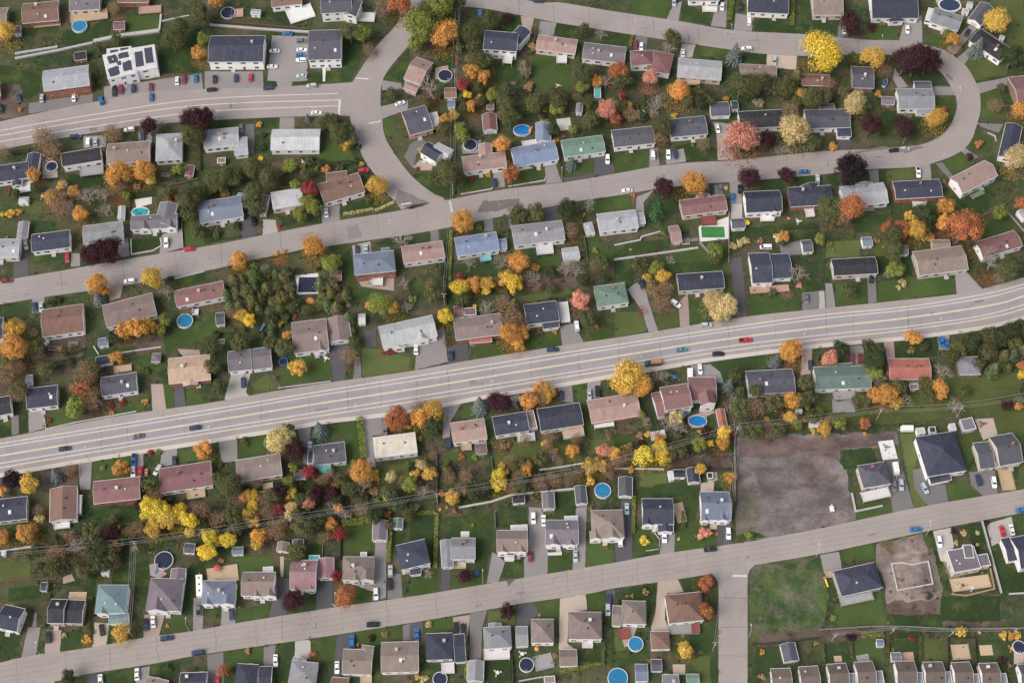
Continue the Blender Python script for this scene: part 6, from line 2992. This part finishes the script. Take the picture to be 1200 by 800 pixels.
STREETS = [('the main avenue', [(0, 535), (240, 497), (480, 459), (720, 420), (960, 385), (1060, 375), (1200, 350)], 20),
           ('the lower street', [(0, 790), (240, 752), (480, 715), (720, 674), (960, 634), (1200, 588)], 16),
           ('the loop street', [(0, 342), (240, 303), (480, 259), (720, 217), (860, 200), (960, 192), (1078, 183)], 15),
           ('the upper loop street', [(560, 2), (720, 26), (860, 47), (1050, 57)], 12), ('the short avenue', [(0, 160), (120, 140), (240, 123), (400, 117)], 15)]
def on_street(px, py):
    for nm, pts, half in STREETS:
        for (x0, y0), (x1, y1) in zip(pts, pts[1:]):
            if x0 <= px <= x1 and abs(y0 + (y1 - y0) * (px - x0) / (x1 - x0) - py) < half: return nm
    return None
for k, a, ox, oy in recs:
    if k != 'c' or a[3] == 'none': continue
    x, y, ang = fnum(a[:3]); cn = a[3]; kind = a[4] if len(a) > 4 else ('sedan' if rnd() < .62 else 'suv')
    px, py = ox + x / 5, oy + y / 5; p0 = at(px, py, .7); q = at(px + 2 * math.cos(R(ang)), py + 2 * math.sin(R(ang)), .7) - p0
    rz = math.atan2(q.y, q.x) + (math.pi if rnd() < .5 else 0); st = on_street(px, py)
    if kind in ('camper', 'camperbig', 'truck', 'trailer'):
        nm = {'camper': 'camper_trailer', 'camperbig': 'camper_trailer', 'trailer': 'cargo_trailer', 'truck': 'delivery_truck'}[kind]; o = empty(nm, (p0.x, p0.y, .19), rz); b = MB()
        L, Wd, H = {'camper': (5.2, 2.2, 2.3), 'trailer': (2.7, 1.6, 1.5), 'camperbig': (9.0, 2.5, 2.6), 'truck': (4.4, 2.2, 2.6)}[kind]
        if kind == 'truck':
            b.hexa([(-3.6, -1.1, .7), (.9, -1.1, .7), (.9, 1.1, .7), (-3.6, 1.1, .7)], [(-3.6, -1.08, 2.3), (.9, -1.08, 2.3), (.9, 1.08, 2.3), (-3.6, 1.08, 2.3)])
            link('cargo_box', b.mesh('cargo_box', ['plain']), o, (.16, .09, .06)); cb = MB()
            loft(cb, [(1.0, .95, 1.0, .5, 2.0), (1.9, .95, 1.0, .5, 2.05), (2.6, .92, .97, .5, 1.4), (3.2, .85, .9, .5, 1.1)]); link('cab', cb.mesh('cab', ['carpaint']), o, CC['navy'])
            lo = MB(); [lo.box(-3.4 + i * .7, -.9, 2.3, -2.9 + i * .7, .9, 2.3 + U(.1, .4)) for i in range(6)]; link('load', lo.mesh('load', ['woodwork']), o, (.5, .3, .16)); wx = (-2.4, 2.2)
        else:
            h2 = L / 2
            b.hexa([(-h2, -Wd / 2, .5), (h2 - .3, -Wd / 2, .5), (h2 - .3, Wd / 2, .5), (-h2, Wd / 2, .5)], [(-h2 + .1, -Wd / 2 + .08, H), (h2 - .7, -Wd / 2 + .08, H), (h2 - .7, Wd / 2 - .08, H), (-h2 + .1, Wd / 2 - .08, H)])
            b.bar((h2 - .3, 0, .45), (h2 + 1.0, 0, .45), .06, .05, 6); link('body', b.mesh('body', ['carpaint']), o, (.76, .75, .73)); v = MB()
            for i in range(3): v.box(-h2 * .6 + i * h2 * .55, -.3, H, -h2 * .6 + i * h2 * .55 + .6, .3, H + .14)
            link('roof_hatch', v.mesh('roof_hatch', ['plain']), o, (.08, .08, .08) if kind == 'camperbig' else (.6, .6, .6)); wx = (-.5, .35)
        for wx_ in wx:
            for s in (-1, 1): link('wheel', WHEEL, o, None, (wx_, s * Wd * .44, .33))
        if kind == 'truck': tag(o, 'dark truck with a brown loaded box at the lower edge of the main avenue', 'truck')
        elif kind == 'trailer': tag(o, 'small white cargo trailer standing on the bare dirt lot', 'trailer')
        else: later(o, ('long ' if kind == 'camperbig' else '') + 'white camper trailer', 'camper trailer', 'camper trailers beside houses', px, py)
        continue
    o = empty({'sedan': 'parked_car', 'suv': 'parked_suv', 'pickup': 'pickup_truck', 'van': 'parked_van'}[kind] if st is None else {'sedan': 'car', 'suv': 'suv', 'pickup': 'pickup_truck', 'van': 'van'}[kind], (p0.x, p0.y, .2), rz)
    if cn == 'orange': o.scale = (.7, .8, .8)
    bm, gm, lm = CAR[kind]; link('body', bm, o, jit(CC[cn], .08)); link('windows', gm, o); link('headlight', lm, o)
    wb = 1.45 if kind != 'pickup' else 1.7
    for sx in (-1, 1):
        for s in (-1, 1): link('wheel', WHEEL, o, None, (sx * wb, s * .80, .33))
    noun = CW.get(cn, cn) + ' ' + {'sedan': 'car', 'suv': 'SUV', 'pickup': 'pickup truck', 'van': 'van'}[kind]; cat = {'sedan': 'car', 'suv': 'car', 'pickup': 'pickup truck', 'van': 'van'}[kind]
    if st: onst.append((o, noun, cat, st, px))
    else: later(o, noun + ' parked', cat, 'cars parked in driveways', px, py)

for stn in sorted({q[3] for q in onst}):
    L = sorted([q for q in onst if q[3] == stn], key=lambda q: q[4])
    for i, q in enumerate(L):
        dup = [z for z in L if z[1] == q[1]]
        if len(dup) == 1: tag(q[0], '%s standing or driving on %s' % (q[1], stn), q[2], 'vehicles on the streets')
        else: tag(q[0], '%s on %s, %s of its vehicles from the left' % (q[1], stn, ORD[i]), q[2], 'vehicles on the streets')
# ---------------------------------------------------------------- small garden things
def gthing(kind, x, y, color):
    p = at(x, y, .3); o = None; c = jit(color, .08); m = MB()
    if kind == 'table':
        o = empty('garden_table', (p.x, p.y, .1), U(0, 3)); n = 12; m.bar((0, 0, .7), (0, 0, .76), .75, .75, n); link('tabletop', m.mesh('tabletop', ['woodwork']), o, c)
        l = MB(); l.bar((0, 0, 0), (0, 0, .7), .06, .06, 6); l.bar((0, 0, 0), (0, 0, .06), .35, .3, 8); link('pedestal', l.mesh('pedestal', ['metal_grey']), o); later(o, 'round garden table', 'table', 'garden tables', x, y)
        for i in range(3):
            an = i * 2.1 + U(-.4, .4); ch = empty('garden_chair', (p.x + math.cos(an) * 1.25, p.y + math.sin(an) * 1.25, .1), an + 1.57)
            a_, b_ = MB(), MB(); a_.box(-.28, -.28, .4, .28, .28, .46); [a_.box(x_ - .03, y_ - .03, 0, x_ + .03, y_ + .03, .4) for x_ in (-.24, .24) for y_ in (-.24, .24)]; b_.box(-.28, -.32, .46, .28, -.26, .95)
            link('seat', a_.mesh('seat', ['woodwork']), ch, c); link('backrest', b_.mesh('backrest', ['woodwork']), ch, c); later(ch, 'garden chair', 'chair', 'chairs at garden tables', x + math.cos(an), y - math.sin(an))
    elif kind == 'bed':
        o = empty('raised_bed', (p.x, p.y, .08), U(-.2, .2)); w, d = 1.8, .9
        for x0, y0, x1, y1 in ((-w, -d, w, -d + .12), (-w, d - .12, w, d), (-w, -d + .12, -w + .12, d - .12), (w - .12, -d + .12, w, d - .12)): m.box(x0, y0, 0, x1, y1, .4)
        link('frame', m.mesh('frame', ['woodwork']), o, c); s_ = MB(); s_.face([(-w + .12, -d + .12, .32), (w - .12, -d + .12, .32), (w - .12, d - .12, .32), (-w + .12, d - .12, .32)]); link('soil', s_.mesh('soil', ['bare_dirt']), o); later(o, 'framed vegetable bed', 'garden bed', 'raised garden beds', x, y)
    elif kind == 'wood':
        for i in range(3):
            for j in range(5 - i): m.bar((-1.1, (j + i * .5) * .34 - .7, .17 + i * .3), (1.1, (j + i * .5) * .34 - .7, .17 + i * .3), .17, .17, 7)
        o = link('wood_pile', m.mesh('wood_pile', ['woodwork']), None, c, (p.x, p.y, .08), U(0, 3)); later(o, 'stacked firewood pile', 'wood pile', None, x, y)
    elif kind == 'slide':
        o = empty('play_slide', (p.x, p.y, .08), U(0, 3)); m.hexa([(-1.5, -.35, .05), (1.2, -.35, 1.7), (1.2, .35, 1.7), (-1.5, .35, .05)], [(-1.5, -.35, .15), (1.2, -.35, 1.8), (1.2, .35, 1.8), (-1.5, .35, .15)]); link('chute', m.mesh('chute', ['plain']), o, c)
        t = MB(); t.box(1.2, -.5, 1.6, 2.2, .5, 1.7); [t.bar((a1, b1, 0), (a1, b1, 2.4), .05, .05, 5) for a1 in (1.25, 2.15) for b1 in (-.45, .45)]; link('tower', t.mesh('tower', ['woodwork']), o, (.3, .2, .12)); later(o, 'garden play slide', 'slide', None, x, y)
    elif kind == 'boat':
        o = empty('boat', (p.x, p.y, .3), R(65)); 
        P_ = [(-2.4, .8), (-1, 1.0), (.8, .9), (2.0, .5), (2.8, 0), (2.0, -.5), (.8, -.9), (-1, -1.0), (-2.4, -.8)]
        m.solid([(a1, b1 * .6, 0) for a1, b1 in P_] + [(a1, b1, .8) for a1, b1 in P_], [tuple(range(8, -1, -1))] + [(i, (i + 1) % 9, 9 + (i + 1) % 9, 9 + i) for i in range(9)]); link('hull', m.mesh('hull', ['carpaint']), o, c)
        t = MB(); t.solid([(a1 * .85, b1 * .8, .78) for a1, b1 in P_], [tuple(range(9))]); link('deck_cover', t.mesh('deck_cover', ['plain']), o, (.03, .07, .2)); later(o, 'boat under a blue cover', 'boat', None, x, y)
G_W, G_B, G_T = (.6, .6, .6), (.16, .1, .07), (.45, .35, .25)
for kd, x, y, c in (('table', 654, 101, G_T), ('bed', 600, 98, G_B), ('bed', 601, 109, G_B), ('table', 50, 231, G_T), ('table', 355, 191, G_W), ('table', 755, 133, G_W), ('bed', 804, 281, G_B), ('bed', 814, 281, G_B), ('bed', 803, 284, G_W),
                    ('bed', 194, 205, G_T), ('bed', 205, 201, G_T), ('bed', 213, 198, G_T), ('table', 935, 260, G_W), ('table', 382, 420, G_W), ('wood', 408, 357, G_T), ('slide', 307, 386, (.03, .15, .5)), ('bed', 258, 400, G_W), ('slide', 968, 683, (.75, .6, .05)), ('table', 583, 788, G_W), ('table', 612, 766, G_W),
                    ('table', 803, 733, G_B), ('table', 1130, 788, G_T), ('wood', 260, 656, (.3, .1, .07)), ('slide', 183, 668, (.05, .25, .6)), ('table', 1128, 686, G_B), ('table', 1139, 689, G_W), ('boat', 1037, 98, (.7, .7, .7)), ('table', 792, 486, G_W), ('table', 803, 486, (.1, .2, .45)), ('table', 1151, 497, G_B), ('table', 1183, 780, G_B),
                    ('wood', 345, 372, (.3, .1, .07)), ('table', 660, 160, G_B), ('bed', 350, 660, G_B), ('table', 625, 772, (.1, .1, .1)), ('bed', 86, 403, G_T), ('bed', 62, 408, G_T), ('wood', 55, 402, G_W), ('table', 790, 382 + 60, (.05, .2, .5)), ('table', 435, 330, G_T), ('slide', 620, 155, (.7, .2, .05)), ('table', 1185, 760, (.5, .25, .1)), ('table', 1038, 524, (.2, .2, .2)), ('table', 1044, 534, (.6, .6, .6))):
    gthing(kd, x, y, c)
# ---------------------------------------------------------------- poles, lamps, wires
random.seed(51)
def pole(bx, by, ht, kind, where):
    p = at(bx, by, 0); o = empty('utility_pole' if kind == 'u' else 'street_lamp', (p.x, p.y, 0)); m = MB(); m.bar((0, 0, -.3), (0, 0, ht), .17 if kind == 'u' else .1, .11 if kind == 'u' else .07, 8)
    link('pole', m.mesh('pole', ['bark_grey' if kind == 'u' else 'metal_grey']), o); a = MB()
    if kind == 'u':
        a.box(-1.2, -.07, ht - .6, 1.2, .07, ht - .42); [a.bar((x, 0, ht - .42), (x, 0, ht - .2), .06, .05, 6) for x in (-1.05, -.4, .4, 1.05)]
        link('crossarm', a.mesh('crossarm', ['bark_grey']), o); t = MB(); t.bar((0, -.32, ht - 2.4), (0, -.32, ht - 1.5), .24, .24, 10); link('transformer', t.mesh('transformer', ['metal_grey']), o)
    else:
        a.bar((0, 0, ht - .1), (0, 1.9, ht + .35), .05, .045, 6); link('arm', a.mesh('arm', ['metal_grey']), o)
        t = MB(); t.hexa([(-.16, 1.75, ht + .25), (.16, 1.75, ht + .25), (.12, 2.5, ht + .33), (-.12, 2.5, ht + .33)], [(-.14, 1.75, ht + .42), (.14, 1.75, ht + .42), (.1, 2.5, ht + .44), (-.1, 2.5, ht + .44)])
        link('lamp_head', t.mesh('lamp_head', ['trim_white']), o)
    later(o, 'wooden utility pole' if kind == 'u' else 'slim street lamp', 'utility pole' if kind == 'u' else 'street lamp', 'utility poles' if kind == 'u' else 'street lamps', bx, by)
    return Vector((p.x, p.y, ht))
for bx, by in ((743, 42), (855, 48), (1030, 61), (1120, 121), (658, 215), (458, 276), (1058, 169), (105, 540), (248, 516.5), (418, 491), (578, 463.5), (750, 435.5), (939, 408), (1097, 391), (956, 653), (1085, 627), (566, 683.5), (222, 739), (48, 767), (877, 747), (395, 710)):
    pole(bx, by, 8.5, 'l', '')
UP = [pole(x, y, 10.5, 'u', '') for x, y in ((-40, 662), (163, 645), (343, 618), (513, 590), (690, 560), (861, 512), (1027, 492), (1121, 488), (1215, 472))]
V1 = [pole(x, y, 10.5, 'u', '') for x, y in ((541, -30), (533, 98), (531, 229))]
V2 = [pole(835, 762, 10.5, 'u', '')]
V3 = [pole(156, 745, 9.5, 'u', '')]
V5 = [pole(x, y, 8, 'u', '') for x, y in ((975, 750), (1043, 743), (1112, 746), (1185, 744))]
V4 = [pole(521, 358, 10, 'u', '')]
def wires(A, B, offs, label):
    mb = MB(); t = (B - A); t.z = 0; t.normalize(); nn = Vector((-t.y, t.x, 0))
    for o_ in offs:
        P = [A.lerp(B, i / 10) + nn * o_ + Vector((0, 0, -.2 - 1.1 * 4 * (i / 10) * (1 - i / 10))) for i in range(11)]
        for i in range(10): mb.bar(P[i] - A, P[i + 1] - A, .03, .03, 4)
    o = link('power_line', mb.mesh('power_line', ['dark_rubber' if False else 'metal_grey']), None, None, A); return o
def wl(A, B, offs, txt): o = wires(A, B, offs, txt); tag(o, txt, 'power line', 'overhead power lines')
nm = ['off the left edge', 'above the teal-roofed house', 'above the rose-roofed house', 'right of the tall hedge', 'above the round blue pool', 'beside the dirt lot', 'above the big flat dirt lot corner', 'above the hip-roofed duplex', 'off the right edge']
for i in range(len(UP) - 1): wl(UP[i], UP[i + 1], (-1.05, -.3, 1.05), 'overhead wires through the thicket, %s span from the left' % ORD[i])
for i in range(2): wl(V1[i], V1[i + 1], (-1, .4, 1), 'overhead wires running down the %s by the small maroon garages' % ('top edge' if i == 0 else 'yard line'))
wl(V1[2], V4[0], (-.4, .4), 'overhead wires from the loop street down to the brown yards')
wl(UP[1], V3[0], (-1.05, -.4, .4, 1.05), 'overhead wires crossing lawns between teal-roofed and mauve-roofed houses')
wl(V2[0], UP[5], (-1.05, -.4, .4), 'overhead wires crossing the lower street at the side street junction')
for i in range(3): wl(V5[i], V5[i + 1], (-.3, .3), 'overhead wires behind the bottom right houses, %s span from the left' % ORD[i])
flush()

# ---------------------------------------------------------------- light
w = bpy.data.worlds.new('World'); sc.world = w; w.use_nodes = True; nt = w.node_tree
sky = nt.nodes.new('ShaderNodeTexSky'); sky.sky_type = 'NISHITA'; sky.sun_disc = False
SUN_EL, SUN_AZ = R(48), R(238)
sky.sun_elevation = SUN_EL; sky.sun_rotation = SUN_AZ; sky.altitude = 100; sky.air_density = 1.0; sky.dust_density = 3.5; sky.ozone_density = 0.6
hsv = nt.nodes.new('ShaderNodeHueSaturation'); hsv.inputs['Saturation'].default_value = 0.5; nt.links.new(sky.outputs[0], hsv.inputs['Color']); nt.links.new(hsv.outputs[0], nt.nodes['Background'].inputs[0]); nt.nodes['Background'].inputs[1].default_value = 0.11
sl = bpy.data.lights.new('sun', 'SUN'); sl.energy = 1.5; sl.angle = R(38); sl.color = (1.0, 0.90, 0.80)
so = bpy.data.objects.new('sun', sl); col.objects.link(so)
d = Vector((math.sin(SUN_AZ) * math.cos(SUN_EL), math.cos(SUN_AZ) * math.cos(SUN_EL), math.sin(SUN_EL)))
so.rotation_euler = d.to_track_quat('Z', 'Y').to_euler(); so.location = (0, 0, 300)
sc.view_settings.view_transform = 'Standard'; sc.view_settings.look = 'None'; sc.view_settings.exposure = 0.69; sc.view_settings.gamma = 1
sc.view_settings.use_curve_mapping = False
sc.cycles.max_bounces = 4; sc.cycles.diffuse_bounces = 2
print('houses', len(houses), 'sheds', len(sheds), 'trees', ntree, 'objects', len(sc.objects))
